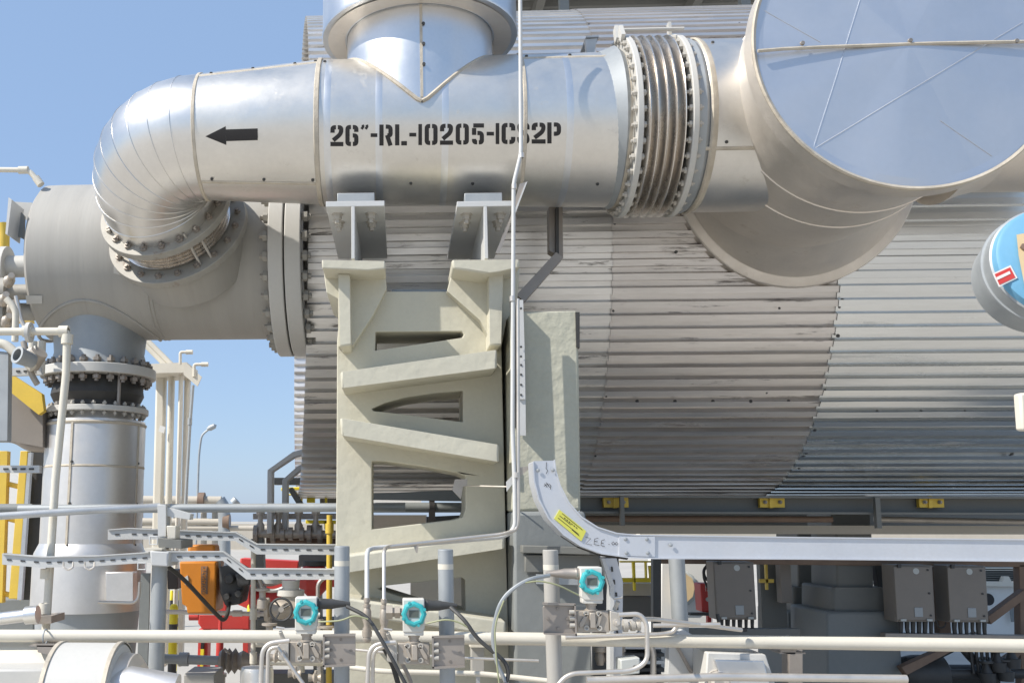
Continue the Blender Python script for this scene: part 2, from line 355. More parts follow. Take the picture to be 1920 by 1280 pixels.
for xx in (xs1 + .01, xs2 + .01, xs1 + 1.0, xl + .35):
    for k in range(9):
        a = -1.3 + k * .29 + random.uniform(-.03, .03); 
        sc.lathe((xx, DA.y - (DR + .036) * math.cos(a), DA.z + (DR + .036) * math.sin(a)), (0, -math.cos(a), math.sin(a)), [(0, .008), (.006, .007), (.006, 0)], 7)
D0 = Vector((-5, DA.y, DA.z)); D1 = Vector((8, DA.y, DA.z))
for x, y in [(1195 + 71 * i, 753) for i in range(5)] + [(1645 + 82 * i, 772) for i in range(4)] + [(1665 + 85 * i, 460) for i in range(3)] + [(1268, 472), (1898, 852), (1870, 882), (1528, 808), (1512, 850), (1498, 880), (1580, 563), (1572, 630)]:
    h = cone_hit(x, y, D0, DR + .042, D1, DR + .042, 0); n = Vector((0, h.y - DA.y, h.z - DA.z)).normalized(); sc.lathe(h - n * .008, n, [(0, .012), (.008, .010), (.008, 0)], 8)
puts(sc, 'cladding_screw', 'dark', drum, 1)

# ================================================================== MAIN PIPE RUN
YP = 5.05
st = {}
for px, a, b in ((385, 138, 376), (604, 112, 384), (1158, 97, 389)): st[px] = cylx(px, a, b, YP)
A0, r0 = st[385]; A1, r1 = st[604]; A2, r2 = st[1158]
pipe = T('insulated_pipe', 'large silver insulated pipe with black stencilled line number and arrow, ending in a segmented elbow', 'pipe', (A1.x, A1.y, A1.z - r1))
def along(A, B, rA, rB, steps):
    L = (B - A).length; return A, (B - A), [(L * s_, rA + (rB - rA) * s_) for s_ in steps]
MB().lathe(*along(A1, A2, r1, r2, [i / 12 for i in range(13)]), seg=72).put('jacket', 'jacket', pipe)
MB().lathe(*along(A0, A1, r0, r1, [i / 6 for i in range(7)]), seg=72).put('tapered_jacket', 'jacket', pipe)
def band(b, A, B, rA, rB, s_, wd=.012, h=.005, seg=72):
    L = (B - A).length; r = rA + (rB - rA) * s_
    b.lathe(A, B - A, [(L * s_ - wd, r), (L * s_ - wd * .7, r + h), (L * s_ + wd * .7, r + h), (L * s_ + wd, r)], seg)
b = MB()
band(b, A0, A1, r0, r1, .0, .01, .006); band(b, A1, A2, r1, r2, .0, .014, .010); band(b, A1, A2, r1, r2, .66, .010, .007); band(b, A1, A2, r1, r2, .985, .012, .008)
puts(b, 'seam_bead', 'seam', pipe, 1)
b = MB()
for s_ in (.035, .20, .41, .80): band(b, A1, A2, r1, r2, s_, .018, .0008)
puts(b, 'strap', 'shine', pipe, 1)
b = MB()                                                     # lengthwise lap seams and screws
def lap(b, A, B, rA, rB, ang, wd=.010, h=.004, s0=0, s1=1):
    ax = (B - A); n = 10
    for i in range(n):
        q = []
        for s_ in (s0 + (s1 - s0) * i / n, s0 + (s1 - s0) * (i + 1) / n):
            c = A + ax * s_; r = rA + (rB - rA) * s_
            for da, hh in ((-wd, 0), (-wd * .5, h), (wd * .5, h), (wd, 0)):
                a = ang + da / r; q.append(c + Vector((0, -math.cos(a), math.sin(a))) * (r + hh))
        b.add(q, [(0, 1, 5, 4), (1, 2, 6, 5), (2, 3, 7, 6)])
def screws(b, A, B, rA, rB, ang, ss, rad=.009):
    for s_ in ss:
        r = rA + (rB - rA) * s_; n = Vector((0, -math.cos(ang), math.sin(ang))); b.lathe(A + (B - A) * s_ + n * r, n, [(0, rad), (.007, rad * .8), (.007, 0)], 8)
lap(b, A0, A1, r0, r1, .86); lap(b, A1, A2, r1, r2, .80, s0=.66); lap(b, A0, A1, r0, r1, -1.12)
puts(b, 'lap_seam', 'seam', pipe, 1)
b = MB(); screws(b, A0, A1, r0, r1, .93, (.1, .45, .8, .97)); screws(b, A1, A2, r1, r2, .87, (.02, .68, .82, .97)); screws(b, A0, A1, r0, r1, -1.05, (.12, .55, .95)); screws(b, A1, A2, r1, r2, -1.1, (.3, .5, .9))
puts(b, 'screw', 'dark', pipe, 1)
# elbow, gored, turning back and down
dv = Vector((-.02, .88, -.47)).normalized(); xm = (A0 - A1).normalized(); xm = Vector((-1, 0, 0))
dv = (dv - xm * dv.dot(xm)).normalized(); RB = .345; AMAX = R_(101)
b = MB(); vs = []; fs = []; seg = 64; ng = 9; rings = []
Cc = A0 + dv * RB
for i in range(ng + 1):
    a = AMAX * i / ng; c = Cc + (-dv * math.cos(a) + xm * math.sin(a)) * RB
    nrm = -dv * math.cos(a) + xm * math.sin(a); sd = xm.cross(dv).normalized(); rings.append((c, nrm, sd))
re = r0
beads = MB()
for i, (c, nrm, sd) in enumerate(rings):
    for k in range(seg):
        t = 2 * math.pi * k / seg; vs.append(c + (nrm * math.cos(t) + sd * math.sin(t)) * re)
for i in range(ng):
    for k in range(seg): a = i * seg + k; c_ = i * seg + (k + 1) % seg; fs.append((a, a + seg, c_ + seg, c_))
b.add(vs, fs); b.put('elbow_jacket', 'elbow', pipe, sharp=14)
for i, (c, nrm, sd) in enumerate(rings):
    pts = [c + (nrm * math.cos(t) + sd * math.sin(t)) * (re + .0005) for t in [2 * math.pi * k / 64 for k in range(65)]]
    beads.tube(pts, .0030, 5, caps=False)
puts(beads, 'gore_bead', 'elbow', pipe, 1)
E = rings[-1][0]; dv = dv * math.sin(AMAX) + xm * math.cos(AMAX)
# straight tail, flanges and bellows down to the header
tail = .085
MB().lathe(E, dv, [(0, re), (tail, re), (tail + .004, re - .05)], 64).put('elbow_tail_jacket', 'elbow', pipe)
ej = T('small_expansion_joint', 'worn flanged bellows joining the segmented elbow to the grey header below it', 'expansion joint', E + dv * tail)
ff = re + .06
b = MB(); b.disc(E, dv, tail, tail + .045, ff, re - .06, 64); b.put('joint_flange', 'oldfl', ej, bevel=.003)
b1 = [o for o in bpy.data.objects if o.name.startswith('joint_flange')][-1]
bolts(b1, E + dv * (tail + .0225), dv, re + .012, 20, .021, .045, a0=.1)
prof = [(tail + .045, re - .03)]
for i in range(41): t = i / 40; prof.append((tail + .06 + .13 * t, re - .015 - .022 * math.cos(t * 2 * math.pi * 5)))
MB().lathe(E, dv, prof, 64).put('bellows', 'bellow', ej)
b = MB(); b.disc(E, dv, tail + .2, tail + .25, ff + .035, re - .06, 64); b2 = b.put('joint_flange', 'oldfl', ej, bevel=.003)
bolts(b2, E + dv * (tail + .225), dv, re + .045, 20, .021, .05, a0=.05)
b = MB()
sd = rings[-1][2]; nn = rings[-1][1]
for a in (2.1, 2.3, -1.0, .5):
    q = (nn * math.cos(a) + sd * math.sin(a)); b.tube([E + dv * (tail - .03) + q * (re + .012), E + dv * (tail + .24) + q * (re + .045)], .008, 8)
puts(b, 'tie_rod', 'bolt2', ej, 1)
# stencil writing and arrow
sf = lambda x, y: cone_hit(x, y, A1, r1, A2, r2, .0025)
tx = MB()
for ch, a, c in (('2', 78, 175), ('6', 190, 288), ('"', 305, 365), ('-', 380, 430), ('R', 445, 545), ('L', 563, 652), ('-', 670, 722), ('1', 738, 765), ('0', 785, 882), ('2', 900, 998), ('0', 1018, 1117), ('5', 1140, 1230), ('-', 1250, 1305), ('1', 1318, 1345), ('C', 1362, 1465), ('S', 1480, 1572), ('2', 1588, 1692), ('P', 1705, 1808)):
    x0 = 600 + a / 4; w_ = (c - a) / 4; y0 = 235 - (x0 - 620) * 5.5 / 430
    tx = MB(); glyph(tx, ch, x0, y0, w_, 39.5, 8.0 if ch not in '1-' else (w_ if ch == '1' else 7), sf)
    tx.put('stencilled_letter', 'ink', pipe)
sf2 = lambda x, y: cone_hit(x, y, A0, r0, A1, r1, .003)
ar = MB(); decal(ar, [(385, 256), (423, 237), (424, 272), (385, 256.1)], sf2, 6, 6); decal(ar, [(423, 243), (483, 241), (483, 263), (424, 265)], sf2, 8, 6)
ar.put('flow_arrow', 'ink', pipe)
# vertical branch with V-shaped saddle
AX = A1 + (A2 - A1) * ((790 - 604) / (1158 - 604)); rp = r1 + (r2 - r1) * .33; rn = rp + .004; zt = 4.29
b = MB(); vs = []; fs = []; seg = 96; nz = 8; bead = []
def vb(x):
    return AX.z + min(math.sqrt((1.0 * x) ** 2 + .018 ** 2) - .012, rp + .004)
for k in range(seg):
    t = 2 * math.pi * k / seg; x = rn * math.sin(t); y = -rn * math.cos(t); zb = vb(x)
    if k % 1 == 0: bead.append(Vector((AX.x + x * 1.004, AX.y + y * 1.004, zb)))
    for i in range(nz + 1): vs.append((AX.x + x, AX.y + y, zb + (zt - zb) * i / nz))
for k in range(seg):
    for i in range(nz): a = k * (nz + 1) + i; c_ = ((k + 1) % seg) * (nz + 1) + i; fs.append((a, c_, c_ + 1, a + 1))
b.add(vs, fs); b.put('branch_jacket', 'shine', pipe)
b = MB(); b.tube(bead + [bead[0]], .010, 6, caps=False)
b.box((AX.x, AX.y - rn - .002, (AX.z + .02 + zt) / 2), (.014, .006, zt - AX.z - .03)); b.put('saddle_bead', 'seam', pipe)
b = MB()
for z in (.2, .31, .42): b.lathe((AX.x + .012, AX.y - rn - .005, AX.z + z), -Y, [(0, .009), (.006, .008), (.006, 0)], 8)
puts(b, 'screw', 'dark', pipe, 1)
up = T('insulated_riser', 'wide silver insulated riser whose flat grey underside rings the branch above the stencilled pipe', 'pipe', (AX.x, AX.y, zt))
b = MB(); ro = .53
b.lathe((AX.x, AX.y, zt), Z, [(.0, rn + .002), (.0, ro), (.012, ro + .004), (.03, ro), (1.4, ro), (1.4, 0)], 80); b.put('riser_jacket', 'shine', up)
b = MB(); b.lathe((AX.x, AX.y, zt - .003), Z, [(0, ro - .035), (-.003, ro - .03), (-.003, rn + .03), (0, rn + .012)], 80); b.put('underside_plate', 'ductm', up)
# small bracket sticking up on pipe top
bk = MB(); q = P(1107, 75, 5.25)
bk.ppx([(1098, 74), (1120, 72), (1114, 100), (1100, 100)], 5.2, 5.24); bk.box((q.x, 5.3, q.z - .01), (.07, .22, .01)); bk.put('lug_bracket', 'steelw', None, 'small grey folded bracket on top of the stencilled pipe', 'bracket')

# ================================================================== LARGE EXPANSION JOINT
xj = T('expansion_joint', 'big bellows expansion joint with bolted white flanges right of the stencilled pipe', 'expansion joint', (P(1180, 400, YP).x, YP, A2.z - .4))
def xc(px): c = P(px, 240, YP - .45); return c.x
zc = A2.z + .012; rf_ = r2 * 1.17
CJ = Vector((0, YP, zc))
x1, x2, x3, x4 = xc(1163), xc(1206), xc(1296), xc(1330)
b = MB(); b.lathe(CJ, X, [(x1 - .03, r2 - .01), (x1, r2 + .0), (x1 + .05, r2 + .02), (x2 - .025, rf_ - .075), (x2 - .025, r2 - .1)], 72); b.put('joint_sleeve', 'galvd', xj)
b = MB(); b.disc(CJ, X, x2 - .022, x2 + .008, rf_, r2 - .05, 80); fa = b.put('joint_flange', 'flange', xj, bevel=.004)
bolts(fa, CJ + X * (x2 - .007), X, rf_ - .028, 36, .017, .032, 'bolt2')
b = MB(); b.disc(CJ, X, x3 + .015, x3 + .045, rf_, r2 - .05, 80); fb = b.put('joint_flange', 'flange', xj, bevel=.004)
bolts(fb, CJ + X * (x3 + .03), X, rf_ - .028, 36, .017, .032, 'bolt2')
prof = [(x2 + .01, r2 + .0)]; nb = 5
for i in range(73): t = i / 72; prof.append((x2 + .012 + (x3 - x2 - .01) * t, r2 + .035 - .034 * math.cos(t * 2 * math.pi * nb)))
MB().lathe(CJ, X, prof, 80).put('bellows', 'bellow', xj)
b = MB(); b.lathe(CJ, X, [(x3 + .05, r2 + .045), (x4 + .0, r2 + .05), (x4 + .03, r2 + .03), (x4 + .04, r2)], 72); b.put('joint_sleeve', 'galvd', xj)
b = MB()
for a in (1.25, 1.0, 2.2):
    n = Vector((0, -math.cos(a), math.sin(a))); b.box(CJ + X * (x2 - .035) + n * (rf_ + .01), (.02, .05, .09), Matrix.Rotation(-(math.pi / 2 - a), 3, 'X'))
    b.tube([CJ + X * (x2 - .03) + n * (rf_ + .03), CJ + X * (x3 + .05) + n * (rf_ + .03)], .009, 8)
b.box(CJ + X * (x3 + .02) + Vector((0, -.12, rf_ + .02)), (.015, .04, .08)); puts(b, 'tie_rod_lug', 'flange', xj, 1)

# ================================================================== FORWARD DUCT WITH ROUND CAP
CP = P(1698, 86, 4.22); rc = m(281, CP)
duct = T('insulated_duct', 'large silver duct on the drum with a round blue-grey end cap facing the viewer', 'duct', (CP.x, 5.0, CP.z - rc))
YD = DA.y - DR
rb = rc - .07
b = MB(); b.lathe((CP.x, 0, CP.z), Y, [(CP.y + .0, rc), (CP.y + .10, rc + .004), (CP.y + .13, rb + .01), (CP.y + .5, rb - .0), (CP.y + .9, rb), (YD - .2, rb - .03), (YD + .9, rb - .06)], 96); b.put('duct_jacket', 'ductm', duct, sharp=8)
b = MB()
rb0 = []; 
def capz(x, z): return .012 * math.sin(x * 3 + 1) * math.cos(z * 2.3)
WB = [0, .5, 1.05, 1.7, 2.3, 2.9, 3.55, 4.1, 4.55, 5.1, 5.75, 6.2832]; WH = [.0, .009, -.004, .007, -.006, .010, -.002, .009, -.007, .008, -.005, .0]
def wedge(a):
    for i in range(11):
        if WB[i] <= a <= WB[i + 1]: t = (a - WB[i]) / (WB[i + 1] - WB[i]); return WH[i] * (1 - t) + WH[i + 1] * t
    return 0
vs = [(CP.x, CP.y - .03, CP.z)]; fs = []; nr = 14; ns = 96
for i in range(1, nr + 1):
    for k in range(ns):
        a = 2 * math.pi * k / ns; r = rc * i / nr; f = wedge(a)
        vs.append((CP.x + r * math.cos(a), CP.y - .03 * (1 - r / rc) + f * (r / rc) * (1 if i < nr else 0), CP.z + r * math.sin(a)))
for k in range(ns): fs.append((0, 1 + (k + 1) % ns, 1 + k))
for i in range(nr - 1):
    for k in range(ns):
        a = 1 + i * ns + k; c_ = 1 + i * ns + (k + 1) % ns; fs.append((a, c_, c_ + ns, a + ns))
fs = [f[::-1] for f in fs]; b.add(vs, fs); b.put('end_cap', 'cap', duct, sharp=3)
b = MB()
for (p0, p1) in (((1612, 0), (1528, 277)), ((1528, 277), (1790, 120)), ((1790, 120), (1920, 40)), ((1425, 8), (1540, 78)), ((1765, 225), (1865, 290))):
    q0 = P(*p0, CP.y - .018); q1 = P(*p1, CP.y - .018)
    pp = []
    for i in range(15):
        q = q0 + (q1 - q0) * i / 14; rr0 = math.hypot(q.x - CP.x, q.z - CP.z)
        if rr0 < rc: pp.append(Vector((q.x, CP.y - .03 * (1 - rr0 / rc) + wedge(math.atan2(q.z - CP.z, q.x - CP.x) % (2 * math.pi)) * rr0 / rc - .001, q.z)))
    b.tube(pp, .0017, 5)
puts(b, 'crease', 'cap', duct, 1)
b = MB(); b.lathe((CP.x, CP.y, CP.z), Y, [(-.004, rc - .012), (-.010, rc), (.0, rc + .006), (.012, rc + .004)], 96)
pts = [P(x, y, CP.y - .028) for x, y in ((1421, 96), (1470, 92), (1560, 88), (1650, 85), (1740, 82), (1830, 80), (1960, 78))]
b.tube(pts, .008, 6); b.put('cap_bead', 'seam', duct)
b = MB()
for x, y in ((1504, 82), (1706, 77), (1905, 78)): q = P(x, y, CP.y - .028); b.lathe(q, -Y, [(0, .011), (.01, .009), (.01, 0)], 9)
puts(b, 'screw', 'bolt', duct, 1)
b = MB()
for yy in (.30, .55, .80): b.lathe((CP.x, 0, CP.z), Y, [(CP.y + yy - .008, rb - .002), (CP.y + yy - .004, rb + .005), (CP.y + yy + .004, rb + .005), (CP.y + yy + .008, rb - .002)], 96)
puts(b, 'duct_seam', 'ductm', duct, 1)
# saddle ring lying on the drum
b = MB(); vs = []; fs = []; n = 96; rr_ = rc + .05; RX = CP.x + .09
RL = ((rr_ - .075, .035), (rr_ - .006, .032), (rr_, .026), (rr_ + .002, -.05))
for i, (r, o) in enumerate(RL):
    for k in range(n):
        a = 2 * math.pi * k / n; x = RX + r * math.cos(a); z = CP.z + r * math.sin(a)
        y = DA.y - math.sqrt(max((DR + .036) ** 2 - (z - DA.z) ** 2, 0)) - o; vs.append((x, y, z))
for i in range(3):
    for k in range(n): a = i * n + k; c_ = i * n + (k + 1) % n; fs.append((a, c_, c_ + n, a + n))
b.add(vs, [f[::-1] for f in fs]); b.put('saddle_ring', 'ductm', duct)
b = MB(); vs = []; fs = []
for i, (r, o) in enumerate(((rb - .045, .55), (rb - .03, .40), (rb, .25), (rb + .03, .12), (rr_ - .055, .04))):
    for k in range(n):
        a = 2 * math.pi * k / n; x = CP.x + (RX - CP.x) * i / 4 + r * math.cos(a); z = CP.z + r * math.sin(a)
        vs.append((x, DA.y - math.sqrt(max((DR + .036) ** 2 - (z - DA.z) ** 2, 0)) - o, z))
for i in range(4):
    for k in range(n): a = i * n + k; c_ = i * n + (k + 1) % n; fs.append((a, c_, c_ + n, a + n))
b.add(vs, [f[::-1] for f in fs]); b.put('flared_skirt', 'ductm', duct)
# stub left toward the joint
A3 = Vector((x4, YP, zc)); b = MB(); rs = r2 + .045
b.lathe(A3, X, [(0, rs - .03), (.03, rs), (.35, rs), (.9, rs)], 72); b.put('side_branch', 'jacket', duct)
b = MB(); b.lathe(A3, X, [(.02, rs), (.028, rs + .008), (.045, rs + .006), (.055, rs)], 72); lap(b, A3, A3 + X * .5, rs, rs, -.62); puts(b, 'branch_seam', 'seam', duct, 1)
b = MB(); screws(b, A3, A3 + X, rs, rs, -.55, (.28, .1)); screws(b, A3, A3 + X, rs, rs, .8, (.09,)); puts(b, 'screw', 'dark', duct, 1)
A4 = P(1800, 215, 4.75); rr2 = m(145, A4)
b = MB(); b.lathe(A4 - X * .3, X, [(0, rr2), (1.6, rr2)], 64); b.put('side_branch', 'ductm', duct, 'short branch leaving to the right')
b = MB(); b.lathe(A4 - X * .12, X, [(0, rr2), (0, rr2 + .06), (.10, rr2 + .02), (.2, rr2 - .003)], 64, ); b.put('branch_gusset', 'ductm', duct)

# ================================================================== GREY HEADER AND ITS VERTICAL LEG
ND = 0
YH = 6.12
Nq = E + dv * (tail + .25)
for _ in range(30):
    q_, h_ = cylx(250, 345, 638, YH); g_ = math.hypot(Nq.y - YH, Nq.z - q_.z) - h_ - .02; YH -= g_ * .7
HA, hr = cylx(250, 345, 638, YH)
xa = P(40, 490, YH - hr).x; xb = P(500, 500, YH - hr).x
hd = T('header_pipe', 'fat light grey painted header pipe left of the drum under the elbow', 'pipe', (HA.x, YH, HA.z - hr))
HC = Vector((0, YH, HA.z))
b = MB(); b.lathe(HC, X, [(xa - .003, 0), (xa - .003, hr - .03), (xa + .02, hr - .002), (xa + .10, hr), (xb + .1, hr)], 96); b.put('header_shell', 'grey', hd)
b = MB()
for px in (268, 275): xx = P(px, 560, YH - hr).x; b.lathe(HC, X, [(xx - .006, hr), (xx, hr + .004), (xx + .006, hr)], 96)
puts(b, 'weld_bead', 'grey', hd, 1)
b = MB(); xf = P(505, 500, YH - hr).x; xg = P(534, 500, YH - hr).x; xh = P(566, 500, YH - hr).x; hf = hr * 1.225
b.disc(HC, X, xf, xg - .004, hf, hr - .05, 96); f1 = b.put('header_flange', 'flange', hd, bevel=.006)
b = MB(); b.disc(HC, X, xg + .006, xh, hf, hr - .05, 96); f2 = b.put('header_flange', 'flange', hd, bevel=.006)
b = MB(); b.disc(HC, X, xg - .006, xg + .008, hf - .03, hr - .05, 96); b.put('gasket', 'black', hd)
bolts(f1, HC + X * (xf + .0), X, hf - .055, 30, .034, .012, 'oldfl')
bolts(f2, HC + X * (xh + .004), X, hf - .045, 30, .034, .012, 'oldfl')
b = MB()
for poly in (((213, 490), (262, 508), (263, 528), (213, 512)), ((48, 554), (79, 554), (79, 569), (50, 570))):
    decal(b, poly, lambda x, y: cone_hit(x, y, Vector((xa, YH, HA.z)), hr, Vector((xb, YH, HA.z)), hr, .005), 10, 8)
puts(b, 'patch', 'flange', hd, 1)
sfh = lambda x, y: cone_hit(x, y, Vector((xa, YH, HA.z)), hr, Vector((xb, YH, HA.z)), hr, .003)
# reinforcing pad round elbow nozzle
Nz = E + dv * (tail + .25)
b = MB(); b.lathe(Nz, dv, [(0, re + .02), (.10, re + .03), (.26, re + .02)], 64); b.put('elbow_nozzle', 'grey', hd)
# bottom nozzle
LC, lr = cylz(640, 112, 270, YH); lr = m(82, P(190, 640, YH))
b = MB(); zf = P(183, 680, YH - .3).z
def legx(py, a, b_): return P((a + b_) / 2, py, YH).x
L0 = Vector((legx(640, 108, 268), YH, 0))
b.lathe(L0, Z, [(HA.z, lr), (HA.z - hr * .8, lr + .02), (zf + .1, lr), (zf + .03, lr + .02), (zf + .0, lr + .03)], 64); b.put('lower_nozzle', 'galvd', hd)
b = MB(); pts = []
for k in range(65):
    a = math.pi * 2 * k / 64; rr0 = lr + .10; x = L0.x + rr0 * math.sin(a); y = -rr0 * .0; 
    yy = YH - (lr + .10) * math.cos(a); 
    if abs(yy - YH) < hr: pts.append(Vector((x, yy, HA.z - math.sqrt(max(hr * hr - (yy - YH) ** 2, 0)) - .0)))
b.tube(pts + [pts[0]], .012, 6, caps=False); b.put('nozzle_weld', 'grey', hd)
# valve leg
leg = T('isolation_valve', 'black bodied flanged valve below the grey header', 'valve', (L0.x, YH, P(180, 790, YH).z))
fr = m(105, L0 + Z * zf)
b = MB(); b.disc(L0, Z, zf - .06, zf, fr, lr - .1, 72); va = b.put('valve_flange', 'flange', leg, bevel=.005)
bolts(va, L0 + Z * (zf - .03), Z, fr - .045, 24, .026, .09, 'bolt')
zl = P(175, 768, YH - .3).z
b = MB(); vs = []; rbv = m(82, L0 + Z * zl)
b.lathe(L0, Z, [(zf - .055, rbv - .03), (zf - .10, rbv), (zf - .17, rbv + .012), (zf - .22, rbv - .012), (zf - .27, rbv + .01), (zl + .035, rbv - .02)], 64); b.put('valve_body', 'black', leg)
b = MB()
for a in (2.5, 2.9, .75, 3.3): q = L0 + Vector((math.sin(a) * (rbv + .01), -math.cos(a) * (rbv + .01), 0)); b.tube([q + Z * (zf - .05), q + Z * (zl + .04)], .012, 6)
puts(b, 'valve_stud', 'brackt', leg, 1)
fr2 = m(95, L0 + Z * zl)
b = MB(); b.disc(L0, Z, zl + .0, zl + .035, fr2, lr - .1, 72); vb_ = b.put('valve_flange', 'flange', leg, bevel=.004)
bolts(vb_, L0 + Z * (zl + .017), Z, fr2 - .03, 28, .014, .05, 'bolt2')
# jacketed leg
lg = T('insulated_leg_pipe', 'upright silver jacketed pipe with a wider skirt standing under the black valve', 'pipe', (L0.x - .1, YH, 0))
zt1 = P(170, 790, YH - .3).z; rj = m(91, L0 + Z * zt1)
z2 = P(150, 1033, YH - .35).z; z3 = P(150, 1153, YH - .4).z
b = MB(); b.lathe(L0, Z, [(zl + .01, rj - .09), (zt1 + .03, rj - .08), (zt1 + .025, rj - .004), (zt1, rj), (z2, rj)], 72); b.put('leg_jacket', 'dull', lg)
b = MB(); b.lathe(L0, Z, [(zt1 + .01, rj), (zt1 + .004, rj + .008), (zt1 - .01, rj + .002)], 72)
zz = P(170, 872, YH - .3).z
b.lathe(L0, Z, [(zz + .008, rj), (zz, rj + .003), (zz - .008, rj)], 72)
for a in (-.17, 1.28):
    q = L0 + Vector((math.sin(a), -math.cos(a), 0)) * (rj + .001); b.box((q.x, q.y, (zt1 + z2) / 2), (.014, .008, zt1 - z2), Matrix.Rotation(a, 3, 'Z'))
puts(b, 'leg_seam', 'seam', lg, 1)
b = MB()
for z in (1.3, 1.55, 1.8, 2.05):
    for a in (-.14, 1.31): n = Vector((math.sin(a), -math.cos(a), 0)); b.lathe(L0 + n * rj + Z * z, n, [(0, .009), (.007, .008), (.007, 0)], 8)
puts(b, 'screw', 'dark', lg, 1)
L1 = L0 + Vector((legx(1100, 45, 252) - L0.x, 0, 0)); rk = m(104, P(150, 1100, YH))
b = MB(); b.lathe(L0, Z, [(z2 + .04, rj), (z2 + .02, rj + .01), (z2 - .02, rk - .005), (z2 - .06, rk), (z3, rk), (z3 - .002, rk - .03)], 72); b.put('skirt_jacket', 'dull', lg)
b = MB(); b.lathe(L0, Z, [(z3, rk - .03), (0.02, rk - .10)], 64); b.put('leg_base', 'galvd', lg)
b = MB(); b.ppx([(198, 1072), (250, 1072), (250, 1128), (198, 1128)], YH - rk - .01, YH - rk + .08); b.put('access_panel', 'dull', lg, bevel=.004)

# ================================================================== FIREPROOFED PILLAR
pil = T('fireproofed_pillar', 'cream rendered pillar with slanted openings carrying the stencilled pipe', 'pillar', (P(790, 1200, 5).x, 5.0, 0))
YF = 4.92; YB = 5.26
outer = [(632, 640), (640, 546), (725, 546), (840, 546), (935, 546), (940, 640), (946, 900), (957, 1330), (955, 1420), (624, 1420), (627, 1200), (631, 900)]
H1 = [(704, 622), (866, 621), (870, 627), (866, 633), (703, 657)]
H2 = [(697, 766), (722, 755), (760, 745), (812, 737), (868, 732), (868, 791), (740, 774), (700, 770)]
H3 = [(697, 864), (720, 864), (800, 875), (860, 886), (873, 892), (873, 955), (868, 969), (850, 974), (697, 992)]
H4 = [(710, 1103), (725, 1097), (866, 1082), (872, 1086), (873, 1146), (800, 1133), (720, 1108)]
b = MB(); b.ppx(outer, YF, YB, H1, H2, H3, H4)
b.put('pillar_wall', 'plaster', pil, bevel=.010, bseg=3)
for top, bot in ((((638, 697), (932, 655)), ((640, 728), (932, 690))), (((637, 783), (935, 833)), ((640, 816), (936, 866))), (((630, 1043), (946, 1001)), ((630, 1076), (946, 1028))), (((631, 1118), (948, 1164)), ((631, 1150), (948, 1194)))):
    b = MB(); b.ppx([top[0], bot[0], bot[1], top[1]], YF - .26, YF + .02); b.put('slanted_ledge', 'plaster', pil, bevel=.010, bseg=3)
for pl in ([(606, 503), (722, 503), (725, 540), (700, 590), (662, 648), (634, 650), (634, 560), (612, 548)], [(848, 508), (975, 503), (968, 585), (950, 600), (940, 650), (925, 652), (900, 600), (838, 545)]):
    b = MB(); b.ppx(pl, YF - .08, YB + .16); b.put('corbel', 'plaster', pil, bevel=.004)
for pl in ([(634, 512), (656, 512), (658, 648), (637, 650)], [(916, 512), (944, 512), (940, 648), (918, 648)]):
    b = MB(); b.ppx(pl, YF - .20, YF + .02); b.put('corbel_rib', 'plaster', pil, bevel=.010, bseg=3)
for pl in ([(603, 487), (722, 489), (723, 504), (690, 507), (640, 505), (604, 503)], [(846, 487), (975, 486), (976, 500), (940, 509), (905, 513), (849, 504)]):
    b = MB(); b.ppx(pl, YF - .28, YB + .2); b.put('bearing_cap', 'plaster', pil, bevel=.012, bseg=3)
# I-beam cradles
def ibeam(px0, px1, wx, label):
    Yf = YF - .20; t = T('support_beam', label, 'steel beam', P(wx, 486, Yf), 'grey beams under the stencilled pipe')
    z0 = P(wx, 486, Yf).z + .003; z1 = P(wx, 377, Yf).z; xl_ = P(px0, 388, Yf).x; xr = P(px1, 388, Yf).x; xw = P(wx, 430, Yf).x; Yb = Yf + 1.0
    b = MB(); b.box(((xl_ + xr) / 2, (Yf + Yb) / 2, z1 - .014), (xr - xl_, Yb - Yf, .028)); b.put('top_flange', 'steelw', t, bevel=.002)
    b = MB(); b.box((xw, (Yf + Yb) / 2, (z0 + z1 - .028) / 2), (.017, Yb - Yf, z1 - .028 - z0)); b.put('web', 'steelw', t, bevel=.002)
    b = MB(); b.box(((xl_ + xr) / 2, (Yf + .3 + Yb) / 2, z0 + .007), (xr - xl_ - .12, Yb - Yf - .35, .02)); b.put('bottom_flange', 'steelw', t)
    for dx in (-.085, .085):
        for dy in (.12, .26):
            b = MB(); c = Vector((xw + dx, Yf + dy, z1 - .028)); b.lathe(c, -Z, [(0, .03), (.006, .03), (.006, .022), (.03, .022), (.03, .013), (.05, .013), (.05, 0)], 6); b.put('nut', 'bolt2', t)
    b = MB(); zz0 = z1 + .0; xm_ = (xl_ + xr) / 2; b.box((xm_, Yf + .33, zz0 + .035), (.19, .5, .07)); b.put('pipe_shoe', 'galvd', t, bevel=.003)
ibeam(611, 721, 662, 'grey I-beam cradle on the left cap of the cream pillar')
ibeam(857, 962, 911, 'grey I-beam cradle on the right cap of the cream pillar')
b = MB(); b.ppx([(735, 543), (838, 543), (838, 550), (735, 550)], YB - .1, YB + .6); b.put('cap_plate', 'galvd', pil)

